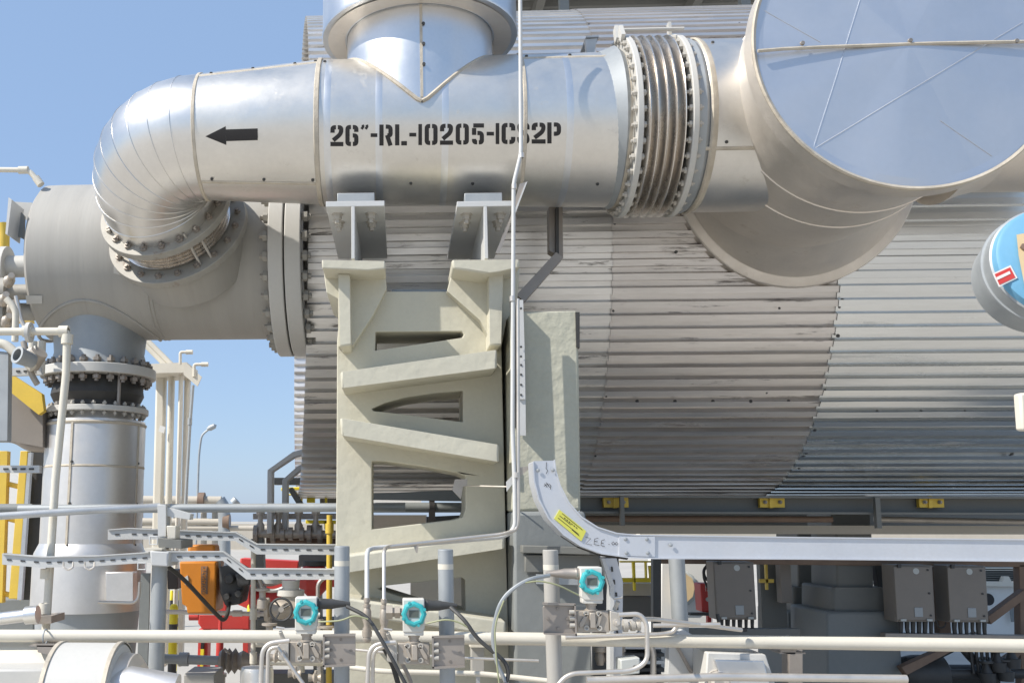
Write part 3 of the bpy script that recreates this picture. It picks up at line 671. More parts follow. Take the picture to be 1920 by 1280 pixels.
# drum pedestal behind
ped = T('drum_pedestal', 'coarse cream rendered pedestal with blue-grey base under the drum right of the pillar', 'pedestal', (P(1020, 1200, 5.5).x, 5.6, 0))
b = MB(); b.ppx([(957, 584), (1083, 582), (1086, 700), (1089, 958), (960, 958)], 4.72, 6.7); b.put('upper_block', 'rough', ped, bevel=.012)
b = MB(); b.ppx([(962, 958), (1097, 958), (1102, 990), (1115, 1420), (966, 1420)], 4.68, 6.8); b.put('lower_block', 'bluegrey', ped, bevel=.015)
b = MB(); b.ppx([(1079, 585), (1087, 585), (1087, 652), (1081, 650)], 4.71, 5.3); b.put('shadow_gap_strip', 'black', ped)  # black strip painted in for the shade of the gap
b = MB(); b.ppx([(980, 1022), (1128, 1026), (1128, 1040), (980, 1036)], 4.58, 4.675)
b.ppx([(985, 1040), (1126, 1040), (1126, 1072), (985, 1072)], 4.63, 4.675); b.put('ledger_beam', 'shade', ped, bevel=.003)

# right column pairs below the drum
def column(pxs, Yc, yb, label, mt='bluegrey'):
    t = T('saddle_column', label, 'column', (P((pxs[0] + pxs[1]) / 2, 1200, Yc).x, Yc, 0), 'grey columns under the drum')
    a, c = pxs
    b = MB(); b.ppx([(a, 985), (c, 985), (c + 4, 1110), (a + 2, 1110)], Yc, Yc + .5); b.put('shaft', 'shade', t, bevel=.02)
    b = MB(); b.ppx([(a - 8, 1100), (c + 22, 1100), (c + 34, 1112), (c + 36, 1150), (a - 8, 1150)], Yc - .05, Yc + .55); b.put('collar', 'shade', t, bevel=.02)
    b = MB(); b.ppx([(a - 18, 1146), (c + 45, 1146), (c + 52, 1158), (c + 68, 1420), (a - 14, 1420)], Yc - .12, Yc + .6); b.put('plinth', mt, t, bevel=.02)
column((1568, 1635), 7.99, 0, 'thick blue-grey coated column under the drum between the junction boxes')
column((1495, 1545), 8.74, 0, 'narrower grey column just left of the thick blue-grey one under the drum')
b = MB(); b.ppx([(1558, 958), (1632, 956), (1634, 1000), (1560, 1000)], 7.93, 8.40); b.put('column_head', 'shade', None, 'brown-grey block on top of the thick column below the drum', 'block', bevel=.01)

# ================================================================== STEEL UNDER THE DRUM
fb_ = T('base_frame', 'dark steel longitudinal beam running under the corrugated drum', 'steel frame', (P(1500, 950, 7.220).x, 7.220, 1.8))
b = MB(); b.ppx([(1088, 928), (2300, 932), (2300, 936), (1088, 932)], 7.070, 7.320); b.put('beam_flange', 'shade', fb_)
b = MB(); b.ppx([(1088, 932), (2300, 936), (2300, 962), (1088, 958)], 7.180, 7.200); b.put('beam_web', 'shade', fb_)
b = MB(); b.ppx([(1088, 958), (2300, 962), (2300, 966), (1088, 962)], 7.070, 7.320); b.put('beam_flange', 'shade', fb_)
b = MB(); b.ppx([(1088, 984), (2300, 986), (2300, 1002), (1088, 1000)], 7.620, 7.820); b.put('lower_beam', 'beige', fb_)
b = MB(); b.ppx([(1641, 932), (1650, 932), (1654, 990), (1645, 990)], 7.020, 7.060); b.put('hanger_strap', 'shade', fb_)
b = MB(); b.ppx([(1163, 930), (1170, 930), (1172, 985), (1164, 985)], 7.020, 7.060); b.put('hanger_strap', 'shade', fb_)
for i, (px, lab) in enumerate(((1155, 'yellow two-bolt clamp on the dark beam, nearest the cream pedestal'), (1448, 'yellow two-bolt clamp on the dark beam, the middle one of three'), (1747, 'yellow two-bolt clamp on the dark beam, right of the thick column'))):
    t = T('beam_clamp', lab, 'clamp', P(px, 940, 7.120), 'yellow clamps on the dark beam')
    b = MB(); b.ppx([(px - 24, 930), (px + 23, 930), (px + 24, 951), (px - 23, 951)], 7.120, 7.160); b.ppx([(px - 5, 929), (px + 2, 929), (px + 2, 952), (px - 5, 952)], 7.105, 7.130); b.put('clamp_plate', 'yellow', t, bevel=.003)
    for dx in (-14, 14):
        b = MB(); b.lathe(P(px + dx, 941, 7.120), -Y, [(0, .014), (.012, .014), (.012, .008), (.03, .008), (.03, 0)], 6); b.put('clamp_bolt', 'bolt', t)
b = MB(); b.tube([P(1086, 972, 7.320), P(1560, 973, 7.320)], .022, 12); b.put('rusty_pipe', 'brown', None, 'rust streaked thin pipe under the dark beam left of the thick column', 'pipe')
b = MB(); b.tube([P(1640, 973, 7.420), P(2000, 980, 7.420)], .022, 12); b.put('rusty_pipe', 'alloy', None, 'dusty thin pipe under the dark beam right of the thick column', 'pipe')
# bracket angle near the pillar (steel knee)
kn = T('knee_bracket', 'grey steel channel knee hanging below the stencilled pipe behind the conduit', 'bracket', P(1040, 470, 5.4))
b = MB(); b.ppx([(1029, 388), (1055, 388), (1056, 480), (1043, 478), (1030, 470)], 5.38, 5.46); b.put('upright', 'brackt', kn, bevel=.002)
b = MB(); b.ppx([(1043, 388), (1048, 388), (1048, 475), (1043, 473)], 5.34, 5.38); b.put('upright_lip', 'dark', kn)
b = MB(); b.ppx([(1043, 472), (1057, 482), (983, 566), (968, 553)], 5.34, 5.42); b.put('diagonal', 'brackt', kn, bevel=.002)

# ================================================================== CANOPY ABOVE THE DRUM
can = T('canopy_roof', 'dark ribbed canopy roof underside above the drum at the top of the picture', 'roof', (P(1200, 10, 8).x, 8.5, 6.5))
zc0 = P(1200, 24, 9.6).z + .12; b = MB(); xA = P(985, 10, 9).x - 1.6; xB = 6.5; n = 34
vs = []; fs = []
for i in range(n * 4):
    y = 7.9 + i * .045; h = (0, .045, .045, 0)[i % 4]; vs += [(xA, y, zc0 + h), (xB, y, zc0 + h)]
for i in range(n * 4 - 1): fs.append((2 * i, 2 * i + 1, 2 * i + 3, 2 * i + 2))
b.add(vs, fs); b.put('roof_sheet', 'shade', can, sharp=20)
b = MB()
for px in (1030, 1345, 1660): q = P(px, 15, 8.8); b.box((q.x, 10.2, zc0 - .09), (.08, 5, .14))
puts(b, 'rafter', 'shade', can, 1)
for px in (1057, 1396):
    q = P(px, 10, 8.4); b = MB(); b.box((q.x, 8.4, zc0 / 2 + DA.z / 2 + .9), (.085, .085, zc0 - DA.z - 1.8)); b.put('canopy_post', 'bluegrey', can, bevel=.004)
b = MB(); b.box(((xA + xB) / 2, 8.4, zc0 - .05), (xB - xA, .06, .08)); b.put('purlin', 'shade', can)

# ================================================================== FRONT RAIL AND GREY HANDRAILS
def px(*a): return [P(x, y, d) for x, y, d in a]
fr_ = T('cream_rail', 'long cream pipe rail crossing the whole picture near the bottom in front of the pillar', 'rail', P(960, 1200, 4.5))
b = MB(); b.tube(px((-80, 1191, 4.55), (700, 1193, 4.5), (2000, 1211, 4.4)), .0275, 16); b.put('rail_pipe', 'cream', fr_)
for x in (85, 1478):
    q = P(x, 1193 + (x - 85) * .009, 4.5); b = MB(); b.tube([q + Vector((0, -.032 * math.cos(t), .032 * math.sin(t))) for t in [i * math.pi / 8 - math.pi / 2 for i in range(17)]], .004, 6); b.put('u_bolt', 'galvd', fr_)
    b = MB(); b.box((q.x, q.y + .02, q.z - .035), (.11, .12, .006)); b.ppx([(x - 17, 1206), (x + 20, 1206), (x + 12, 1228), (x - 14, 1222)], q.y - .04, q.y - .034); b.put('saddle_clip', 'brackt', fr_)
t = T('grey_handrail', 'upper grey handrail pipe running left from the pillar at the horizon', 'handrail', P(320, 952, 5.3))
b = MB(); b.tube(px((35, 954, 5.35), (627, 951, 5.35), (760, 950, 5.35)), .024, 14); b.put('top_pipe', 'galvd', t)
b = MB(); b.tube(px((-60, 971, 4.95), (140, 958, 5.05), (300, 949, 5.2)), .019, 14); b.put('sloping_handrail', 'galv', None, 'shiny grey handrail pipe slanting down toward the left edge', 'handrail')
b = MB(); b.tube(px((-60, 953, 5.4), (60, 953, 5.4)), .026, 12); b.put('dark_rail', 'bluegrey', None, 'dark blue-grey pipe end behind the slanting handrail at the left edge', 'handrail')

# ================================================================== CABLE TRAYS AND THEIR POST
def tray(label, segs, Yd, dep=.16, slots=True, mt='steelw'):
    t = T('cable_tray', label, 'cable tray', P(*segs[0][:2], Yd), 'perforated trays left of the pillar')
    for i in range(len(segs) - 1):
        (xa_, ya, ha), (xb_, yb, hb) = segs[i], segs[i + 1]
        b = MB(); b.ppx([(xa_, ya), (xb_, yb), (xb_, yb + hb), (xa_, ya + ha)], Yd, Yd + .004); b.put('side_web', mt, t)
        b = MB(); b.ppx([(xa_, ya - 1.2), (xb_, yb - 1.2), (xb_, yb + .6), (xa_, ya + .6)], Yd - .01, Yd + dep * .25); b.put('top_lip', mt, t)
        b = MB(); b.ppx([(xa_, ya + ha), (xb_, yb + hb), (xb_, yb + hb + 1.6), (xa_, ya + ha + 1.6)], Yd, Yd + dep); b.put('tray_floor', mt, t)
        b = MB(); b.ppx([(xa_, ya - .5), (xb_, yb - .5), (xb_, yb + hb), (xa_, ya + ha)], Yd + dep, Yd + dep + .004); b.put('back_web', mt, t)
        L = math.hypot(xb_ - xa_, yb - ya); n = int(L / 20)
        if slots:
            b = MB()
            for k in range(n):
                s0 = (k + .35) / n; s1 = s0 + 8.5 / L
                c = [(xa_ + (xb_ - xa_) * s_, ya + (yb - ya) * s_ + (ha + (hb - ha) * s_) * .55) for s_ in (s0, s1)]
                b.ppx([(c[0][0], c[0][1] - 1.3), (c[1][0], c[1][1] - 1.3), (c[1][0], c[1][1] + 1.3), (c[0][0], c[0][1] + 1.3)], Yd - .003, Yd + .002)
            if n: puts(b, 'slot', 'dark', t, 1)
    return t
tray('upper perforated cable tray stepping down to the pillar left side', [(202, 993, 17), (240, 990, 19), (300, 993, 16), (441, 998, 14), (481, 1020, 17), (760, 1022, 17)], 5.35)
tray('lower perforated cable tray crossing the silver skirt then stepping down to the pillar', [(4, 1038, 18), (80, 1044, 18), (180, 1042, 17), (300, 1034, 17), (418, 1034, 15), (462, 1066, 18), (760, 1068, 17)], 5.0)
b = MB()
for x, y in ((128, 1060), (168, 1060)): b.tube(px((x - 9, y - 6, 4.97), (x - 9, y + 3, 4.93), (x, y + 8, 4.93), (x + 9, y + 3, 4.93), (x + 9, y - 6, 4.97)), .005, 6, fil=.01)
puts(b, 'wire_hook', 'tube', None, 1, label='small wire hook under the lower tray on the silver skirt', cat='hook', group='wire hooks under the lower tray')
po = T('tray_post', 'round pale grey post carrying the two perforated trays', 'post', (P(297, 1200, 5.06).x, 5.06, 0))
q, r = cylz(1160, 281, 311, 5.08)
b = MB(); b.lathe((q.x, q.y, 0), Z, [(0, r), (P(298, 1050, 5.06).z, r), (P(298, 1049, 5.06).z, 0)], 24); b.put('post_pipe', 'galvd', po)
b = MB(); b.ppx([(281, 1032), (317, 1034), (315, 1062), (283, 1060)], 4.94, 5.16); b.put('post_cap', 'steelw', po, bevel=.006)
b = MB(); b.ppx([(270, 1027), (304, 1027), (304, 1031), (270, 1031)], 4.95, 5.1); b.put('cap_plate', 'cream', po, bevel=.002)
b = MB(); b.ppx([(295, 945), (311, 945), (311, 1006), (296, 1006)], 5.1, 5.2); b.put('upright', 'steelw', po, bevel=.003)
b = MB(); b.ppx([(312, 950), (358, 963), (356, 974), (312, 967)], 5.12, 5.2); b.put('arm', 'steelw', po, bevel=.003)
b = MB(); b.ppx([(312, 985), (330, 985), (329, 1010), (314, 1010)], 5.05, 5.15); b.put('clip_block', 'cream', po, bevel=.004)
b = MB(); b.ppx([(295, 1008), (340, 1012), (340, 1028), (297, 1026)], 5.02, 5.3); b.put('cross_arm', 'shade', po, bevel=.003)
for x in (289, 267):
    b = MB(); z_ = [P(x - 8, 1005 if x > 280 else 1055, 4.9), P(x + 6, 1020 if x > 280 else 1067, 4.9)]
    b.tube([Vector((z_[0].x, 4.9, z_[0].z)), Vector((z_[1].x, 4.9, z_[0].z)), Vector((z_[1].x, 4.9, z_[1].z)), Vector((z_[0].x, 4.9, z_[1].z)), Vector((z_[0].x, 4.9, z_[0].z))], .004, 6); b.put('square_clip', 'steelw', po)
b = MB(); b.ppx([(264, 1074), (281, 1074), (272, 1420), (250, 1420)], 5.45, 5.47); b.put('blue_upright', 'bluegrey', None, 'dark blue-grey flat steel upright just left of the tray post', 'post')

# ================================================================== ORANGE ACTUATOR, CONTROLS, RED SKID (left background)
oa = T('valve_actuator', 'orange boxy valve actuator with vertical lettering behind the cable trays', 'actuator', P(375, 1150, 6.0))
b = MB(); b.ppx([(336, 1052), (405, 1052), (404, 1146), (398, 1150), (351, 1150), (349, 1136), (341, 1132)], 6.0, 6.28); b.put('case', 'orange', oa, bevel=.02, bseg=3)
b = MB(); b.ppx([(352, 1021), (402, 1020), (405, 1052), (350, 1052)], 6.05, 6.22); b.put('case_top', 'orange', oa, bevel=.015)
cu = bpy.data.curves.new('t', 'FONT'); cu.body = 'ROTOMATIC'; cu.size = .05; cu.extrude = .002; cu.offset = .0012
def text(body, size, loc, rot, mt, name, parent, w_=None, off=.0):
    cu = bpy.data.curves.new(name, 'FONT'); cu.body = body; cu.size = size; cu.extrude = .001; cu.offset = off; cu.align_x = 'CENTER'; cu.align_y = 'CENTER'
    o = bpy.data.objects.new(name, cu); COL.objects.link(o); bpy.context.view_layer.update()
    dg = bpy.context.evaluated_depsgraph_get(); me = bpy.data.meshes.new_from_object(o.evaluated_get(dg)); bpy.data.objects.remove(o)
    if w_:
        xs = [v.co.x for v in me.vertices]; k = w_ / (max(xs) - min(xs))
        for v in me.vertices: v.co.x *= k
    me.materials.clear(); me.materials.append(K[mt]); o = bpy.data.objects.new(name, me); COL.objects.link(o)
    mw = Matrix.Translation(loc) @ Matrix.Rotation(math.pi / 2, 4, 'X') @ Matrix.Rotation(rot, 4, 'Z')
    if parent: o.parent = parent; o.matrix_parent_inverse = wmat(parent).inverted()
    o.matrix_basis = mw; return o
b = MB(); b.ppx([(377, 1061), (389, 1061), (389, 1113), (377, 1113)], 5.994, 6.0); b.put('name_plate', 'brown', oa)
text('ROTAMATIC', .036, P(383, 1087, 5.99), math.pi / 2, 'orange', 'lettering', oa, w_=.155)
b = MB(); b.ppx([(345, 1082), (352, 1078), (354, 1094), (347, 1096)], 5.99, 6.02); b.put('badge', 'label', oa)
ct = T('actuator_controls', 'black control head with knobs beside the orange actuator', 'actuator', P(430, 1135, 6.0))
for pl, yy in (([(410, 1062), (440, 1058), (462, 1070), (458, 1100), (452, 1132), (422, 1136), (412, 1110)], 6.0), ([(440, 1075), (470, 1072), (470, 1096), (446, 1100)], 5.92)):
    b = MB(); b.ppx(pl, yy, yy + .25); b.put('head_casting', 'dark', ct, bevel=.012)
for x, y, rr_1 in ((430, 1085, .03), (447, 1112, .022), (425, 1118, .02)): b = MB(); b.lathe(P(x, y, 5.95), -Y, [(-.06, rr_1), (0, rr_1), (.012, rr_1 * .8), (.012, 0)], 14); b.put('knob', 'dark', ct)
b = MB(); b.tube(px((408, 1050, 6.1), (408, 1064, 6.1)), .02, 10); b.put('conduit_end', 'tube', ct)
b = MB(); b.tube(px((310, 1058, 5.1), (345, 1085, 5.3), (395, 1140, 5.6), (418, 1163, 5.8), (426, 1155, 5.9), (430, 1130, 6.0)), .012, 10, fil=.12); b.put('black_cable', 'black', None, 'thick black cable sagging across the orange actuator', 'cable')
# red skid
rs_ = T('red_skid', 'red painted steel frame standing behind the orange actuator', 'steel frame', P(420, 1262, 8))
for pl in ([(371, 1152), (468, 1152), (468, 1180), (380, 1180), (371, 1168)], [(450, 1046), (560, 1052), (560, 1068), (450, 1066)]):
    b = MB(); b.ppx(pl, 8, 8.2); b.put('beam', 'red', rs_, bevel=.01)
for pl in ([(372, 1178), (390, 1178), (388, 1262), (369, 1262)], [(455, 1178), (466, 1178), (464, 1262), (455, 1262)], [(409, 1094), (424, 1096), (424, 1150), (405, 1150)]):
    b = MB(); b.ppx(pl, 8.02, 8.16); b.put('post', 'red', rs_, bevel=.01)
b = MB(); b.ppx([(440, 1068), (560, 1068), (560, 1142), (475, 1145), (440, 1130)], 8.6, 8.64); b.put('back_panel', 'red', rs_)
b = MB(); b.tube(px((355, 1155, 7.9), (372, 1155, 7.9)), .03, 12); b.put('pipe_stub', 'red', rs_)
b = MB(); b.ppx([(377, 1202), (383, 1202), (381, 1216), (376, 1216)], 7.99, 8.02); b.put('black_mark', 'ink', rs_)
b = MB(); b.ppx([(376, 1216), (382, 1216), (380, 1256), (375, 1256)], 7.99, 8.02); b.put('yellow_mark', 'lemon', rs_)
hy = T('red_hydrant', 'red hydrant standpipe with a flanged foot in front of the red frame', 'hydrant', P(411, 1270, 7.2))
q = P(411, 1262, 7.2); k_ = m(1, q)
b = MB(); b.lathe((q.x, q.y, 0), Z, [(q.z - .1, 9 * k_), (q.z, 9 * k_), (q.z + 40 * k_, 7 * k_), (q.z + 62 * k_, 7 * k_), (q.z + 72 * k_, 4 * k_), (q.z + 110 * k_, 3 * k_), (q.z + 110 * k_, 0)], 16); b.put('standpipe', 'red', hy)
b = MB(); b.disc((q.x, q.y, q.z - .02), Z, 0, 6 * k_, 14 * k_); b.put('foot_flange', 'alloy', hy)
q2 = Vector((q.x, q.y, 0)); b = MB(); b.lathe(q2, Z, [(0, .045), (q.z - .02, .045)], 14); b.put('foot_pipe', 'alloy', hy)
def bollard(xp, ytop, Yb, rp_, label, nb=7):
    t = T('striped_post', label, 'post', (P(xp, 1200, Yb).x, Yb, 0), 'black and yellow guard posts'); q = P(xp, ytop, Yb); rr_ = m(rp_, q); z = 0; h = q.z / nb
    for i in range(nb): b = MB(); b.lathe((q.x, q.y, 0), Z, [(h * i, rr_), (h * (i + 1), rr_)] + ([(h * (i + 1) + rr_ * .6, rr_ * .6), (h * (i + 1) + rr_ * .7, 0)] if i == nb - 1 else []), 18); b.put('stripe', 'lemon' if i % 2 == (nb - 1) % 2 else 'dark', t)
bollard(326, 1137, 7.4, 8, 'black and yellow striped post right beside the pale tray post', 9)
bollard(469, 1136, 8.4, 5.5, 'striped black and yellow post at the right end of the red frame', 9)
bollard(322, 1108, 10.5, 3, 'thin far striped post above the nearer one, left of its twin', 11)
bollard(333, 1108, 10.5, 3, 'thin far striped post above the nearer one, right of its twin', 11)
b = MB(); b.ppx([(313, 1068), (333, 1068), (333, 1104), (314, 1104)], 6.3, 6.5); b.put('black_box', 'dark', None, 'small black box between the tray post and the orange actuator', 'box', bevel=.005)
hw = T('handwheel', 'black spoked valve handwheel left of the first transmitter', 'handwheel', P(527, 1142, 5.0))
q = P(527, 1142, 5.0); rr_ = m(20.5, q)
b = MB(); b.tube([q + Vector((rr_ * math.cos(t), 0, rr_ * math.sin(t))) for t in [2 * math.pi * i / 40 for i in range(41)]], .006, 8, caps=False); b.put('rim', 'dark', hw)
for a in (.5, 2.2, 4.2): b = MB(); b.tube([q + Y * .01, q + Vector((rr_ * math.cos(a), 0, rr_ * math.sin(a)))], .0045, 6); b.put('spoke', 'dark', hw)
b = MB(); b.tube([q, q + Y * .25], .014, 10); b.put('stem', 'alloy', hw)
gv = T('gate_valve', 'dusty grey valve body behind the black handwheel', 'valve', P(540, 1150, 5.25))
b = MB(); b.lathe(P(540, 1142, 5.3) - X * .12, X, [(0, 0), (0, .06), (.02, .06), (.02, .035), (.07, .05), (.12, .05), (.17, .035), (.2, .035), (.2, .06), (.22, .06), (.22, 0)], 20); b.put('valve_body', 'alloy', gv)
b = MB(); b.lathe(P(545, 1105, 5.5), Z, [(-.14, .05), (-.03, .05), (-.03, .075), (0, .075), (0, .045), (.05, .05), (.05, 0)], 20); b.put('bonnet', 'house', gv)
# vertical and horizontal cream pipes around
def pipe1(label, pts, r, mt='cream', name='small_pipe', cat='pipe', fil=.04, group=None, fitt=()):
    b = MB(); b.tube(px(*pts), r, 12, fil=fil)
    if fitt:
        t = T(name, label, cat, P(*pts[0]), group); b.put('run', mt, t)
        for (x, y, d, dx, dz) in fitt:
            f = MB(); f.lathe(P(x, y, d), Vector((dx, 0, dz)), [(-.03, 0), (-.03, r * 1.45), (.03, r * 1.45), (.03, 0)], 14); f.put('collar', mt, t)
        return t
    return b.put(name, mt, None, label, cat, group)
pipe1('thin cream standpipe left of the handwheel', [(475, 1030, 5.6), (474, 1420, 5.6)], .014, fitt=((475, 1150, 5.6, 0, 1), (475, 1232, 5.6, 0, 1)))
pipe1('thin white pipe passing below the orange actuator', [(305, 1146, 6.4), (476, 1150, 6.4), (600, 1152, 6.4)], .014, 'white', fitt=((445, 1149, 6.4, 1, 0), (478, 1150, 6.4, 1, 0)))
pipe1('grey horizontal pipe ending in a coupling behind the red hydrant', [(300, 1234, 6.6), (420, 1238, 6.6)], .03, 'galvd', fitt=((345, 1235, 6.6, 1, 0),))
cp = T('pipe_coupling', 'ribbed dusty grey coupling right of the red hydrant', 'coupling', P(440, 1240, 6.5))
b = MB(); b.lathe(P(412, 1238, 6.6), X, [(0, 0), (0, .06), (.02, .075), (.04, .05), (.06, .08), (.08, .055), (.1, .08), (.12, .05), (.15, .065), (.19, .045), (.34, .045), (.34, 0)], 22); b.put('coupling_body', 'brackt', cp)
b = MB(); b.tube(px((420, 1215, 6.5), (432, 1225, 6.5)), .008, 8); b.put('lever', 'brackt', cp)
b = MB(); b.ppx([(344, 1262), (402, 1262), (404, 1420), (342, 1420)], 6.0, 6.3); b.put('grey_cabinet', 'grey', None, 'low pale grey cabinet at the bottom edge below the red hydrant', 'cabinet', bevel=.01)
q = P(482, 1250, 4.6); b = MB(); b.lathe((q.x, q.y, 0), Z, [(0, .07), (q.z - .02, .075), (q.z, .07), (q.z + .004, 0)], 28); b.put('insulated_stub', 'jacket', None, 'short upright silver stub pipe left of the first transmitter bracket', 'pipe')
pipe1('cream pipe behind the first transmitter near the bottom', [(500, 1238, 5.2), (640, 1240, 5.2)], .022)
pipe1('yellow pole rising just left of the cream pillar', [(618, 965, 6.2), (616, 1420, 6.2)], .018, 'yellow', 'yellow_pole', 'pole', fitt=((618, 990, 6.2, 0, 1),))
for i, (x, y) in enumerate(((516, 1232), (552, 1262), (590, 1270))):
    t = T('needle_valve', 'small dusty brass-coloured valve %s below the first transmitter' % ('leftmost', 'in the middle', 'rightmost')[i], 'valve', P(x, y, 4.9), 'small valves under the first transmitter')
    b = MB(); b.lathe(P(x, y, 4.9) - X * .03, X, [(0, 0), (0, .02), (.02, .014), (.03, .026), (.045, .014), (.06, .02), (.06, 0)], 12); b.put('valve_body', 'alloy', t)
    b = MB(); b.tube(px((x, y, 4.9), (x + 3, y - 14, 4.9)), .008, 8); b.put('spindle', 'alloy', t)
for x0, y0, c in ((580, 1110, 'alloy'), (600, 1100, 'brackt'), (595, 1125, 'alloy')): pass
t = T('fire_valve', 'red valve with round pale gauge top behind the handwheel', 'valve', P(500, 1120, 6.2))
b = MB(); b.lathe(P(500, 1120, 6.2) - X * .1, X, [(0, 0), (0, .07), (.03, .07), (.03, .04), (.1, .06), (.2, .04), (.2, .07), (.23, .07), (.23, 0)], 18); b.put('valve_body', 'red', t)
b = MB(); b.lathe(P(505, 1092, 6.2), Z, [(-.02, .02), (0, .09), (.03, .09), (.03, 0)], 20); b.put('valve_top', 'label', t)
t = T('fire_monitor', 'red round pump casing behind the first transmitter housing', 'pump', P(575, 1100, 6.6))
b = MB(); b.lathe(P(560, 1085, 6.6), X, [(0, 0), (0, .05), (.06, .11), (.14, .11), (.2, .05), (.3, .05), (.3, 0)], 20); b.put('casing', 'red', t)
b = MB(); b.lathe(P(590, 1060, 6.6), Z, [(-.1, .05), (0, .05), (0, .08), (.03, .08), (.03, 0)], 18); b.put('outlet', 'dark', t)

# ================================================================== LEFT BACKGROUND STRUCTURES
sp = T('support_tower', 'cream pipe support of tall posts and a channel crossarm left of the sky gap', 'support', (P(310, 1100, 9).x, 9, 0))
for xa_, xb_, yy, d in ((286, 304, 9, 690), (309, 319, 8.9, 690), (329, 335, 8.8, 690), (339, 349, 9.1, 700)):
    b = MB(); b.ppx([(xa_ + 6, d), (xb_ + 6, d), (xb_ - 8, 1250), (xa_ - 8, 1250)], yy, yy + .1); b.put('post', 'cream', sp, bevel=.02)
b = MB(); b.ppx([(258, 683), (350, 679), (350, 698), (258, 700)], 8.7, 9.2); b.put('crossarm', 'cream', sp)
b = MB(); b.ppx([(346, 678), (378, 706), (370, 724), (344, 702)], 8.6, 8.62); b.put('end_plate', 'cream', sp)
for o_ in (0, 12): b = MB(); b.tube(px((262 + o_, 636, 8.9), (312 + o_, 686, 8.9)), .025, 8); b.put('brace', 'cream', sp)
b = MB(); b.ppx([(300, 797), (310, 800), (307, 812), (297, 808)], 8.85, 8.87); b.put('tag', 'white', sp)
for (x, y, x2, lab) in ((338, 675, 355, 'small gooseneck vent on the cream support, nearer the header'), (364, 698, 384, 'small gooseneck vent at the outer end of the crossarm')):
    pipe1(lab, [(x, y + 8, 8.6), (x, y - 15, 8.6), (x2, y - 15, 8.6)], .014, name='vent_gooseneck', cat='vent', group='gooseneck vents', fil=.02, fitt=((x2, y - 15, 8.6, 1, 0),))
pipe1('thin dark conduit dropping from the crossarm end', [(362, 722, 8.6), (356, 800, 8.6), (347, 960, 8.6)], .014, 'galvd', 'thin_conduit', 'conduit', fitt=((356, 790, 8.6, 0, 1),))
lp = T('street_lamp', 'distant curved grey street lamp against the pale sky', 'street lamp', P(371, 990, 30))
b = MB(); b.tube(px((366, 1060, 30), (370, 940, 30), (373, 850, 30), (378, 815, 30), (392, 804, 30)), .035, 8, fil=.5); b.put('lamp_pole', 'galvd', lp)
b = MB(); c = P(396, 801, 30); b.lathe(c - Vector((.12, 0, .06)), Vector((.9, 0, .42)), [(0, 0), (0, .05), (.1, .09), (.25, .08), (.32, 0)], 12); b.put('lamp_head', 'galvd', lp)
pipe1('far slender lamp hook left of the cream support', [(268, 940, 30), (268, 890, 30), (263, 884, 30), (262, 892, 30)], .02, 'galvd', 'far_lamp', 'street lamp')
rack = T('pipe_rack', 'far dusty pink pipe rack on the horizon behind the handrail', 'pipe rack', P(350, 1060, 16))
for y, r_, a, c in ((937, .07, 255, 415), (977, .055, 255, 428), (989, .04, 255, 520)): b = MB(); b.tube(px((a, y, 16), (c, y + 1, 16)), r_, 12); b.put('rack_pipe', 'beige', rack)
b = MB(); b.tube(px((412, 938, 16), (420, 948, 16), (421, 1080, 16)), .1, 12); b.put('rack_pipe', 'galvd', rack)
for x in (263, 330, 382, 403): b = MB(); b.tube(px((x, 935, 16.2), (x, 1100, 16.2)), .05, 8); b.put('rack_post', 'beige', rack)
for x, y in ((378, 938), (425, 978)): b = MB(); b.disc(P(x, y, 16), X, -.05, .05, .13); b.put('rack_flange', 'brown', rack)
pipe1('tilted round lamp bulb stub on the handrail', [(438, 942, 12), (444, 937, 12)], .04, 'galvd', 'flood_lamp', 'lamp', fitt=((441, 940, 12, .7, .7),))
for i, (pl, lab) in enumerate((([(505, 1000), (506, 882), (551, 851), (600, 838)], 'outer bent galvanised cable duct left of the drum'), ([(533, 1000), (534, 900), (562, 876), (600, 866)], 'inner bent galvanised cable duct nearer the drum'))):
    Yd = 6.9 + i * .15; t = T('cable_duct', lab, 'cable duct', P(pl[0][0], 1000, Yd), 'bent cable ducts by the drum')
    L = [Vector((P(x, y, Yd).x, P(x, y, Yd).z)) for x, y in pl]; wd = m(10, P(520, 900, Yd)); out = []; inn = []
    for j in range(4):
        d = (L[min(j + 1, 3)] - L[max(j - 1, 0)]).normalized(); n = Vector((-d.y, d.x)) * wd / 2; out.append(L[j] + n); inn.append(L[j] - n)
    b = MB(); b.prism([[tuple(p) for p in out + inn[::-1]]], Yd, Yd + .12); b.put('duct_run', 'steelw', t, bevel=.006)
bp_ = T('platform_beam', 'grey steel platform beams left of the drum beneath the bent ducts', 'steel frame', P(560, 970, 7.4))
for pl, yy, nm in (([(512, 895), (605, 895), (605, 908), (512, 908)], 7.3, 'top_beam'), ([(474, 962), (700, 962), (700, 973), (474, 973)], 7.2, 'deck_beam'), ([(470, 1010), (492, 1005), (508, 1420), (482, 1420)], 7.0, 'post'), ([(538, 915), (548, 913), (568, 945), (557, 946)], 7.35, 'brace'), ([(598, 905), (640, 905), (640, 945), (600, 945)], 7.7, 'panel')):
    b = MB(); b.ppx(pl, yy, yy + .12); b.put(nm, 'shade' if nm != 'deck_beam' else 'brackt', bp_, bevel=.004)
vt = T('valve_train', 'row of dark dusty valves and flanged pipework behind the trays', 'pipework', P(560, 1010, 7))
b = MB(); b.tube(px((476, 1000, 7), (700, 1002, 7)), .028, 12); b.put('pipe', 'alloy', vt)
b = MB(); b.tube(px((500, 1012, 7.1), (700, 1014, 7.1)), .03, 12); b.put('pipe', 'brown', vt)
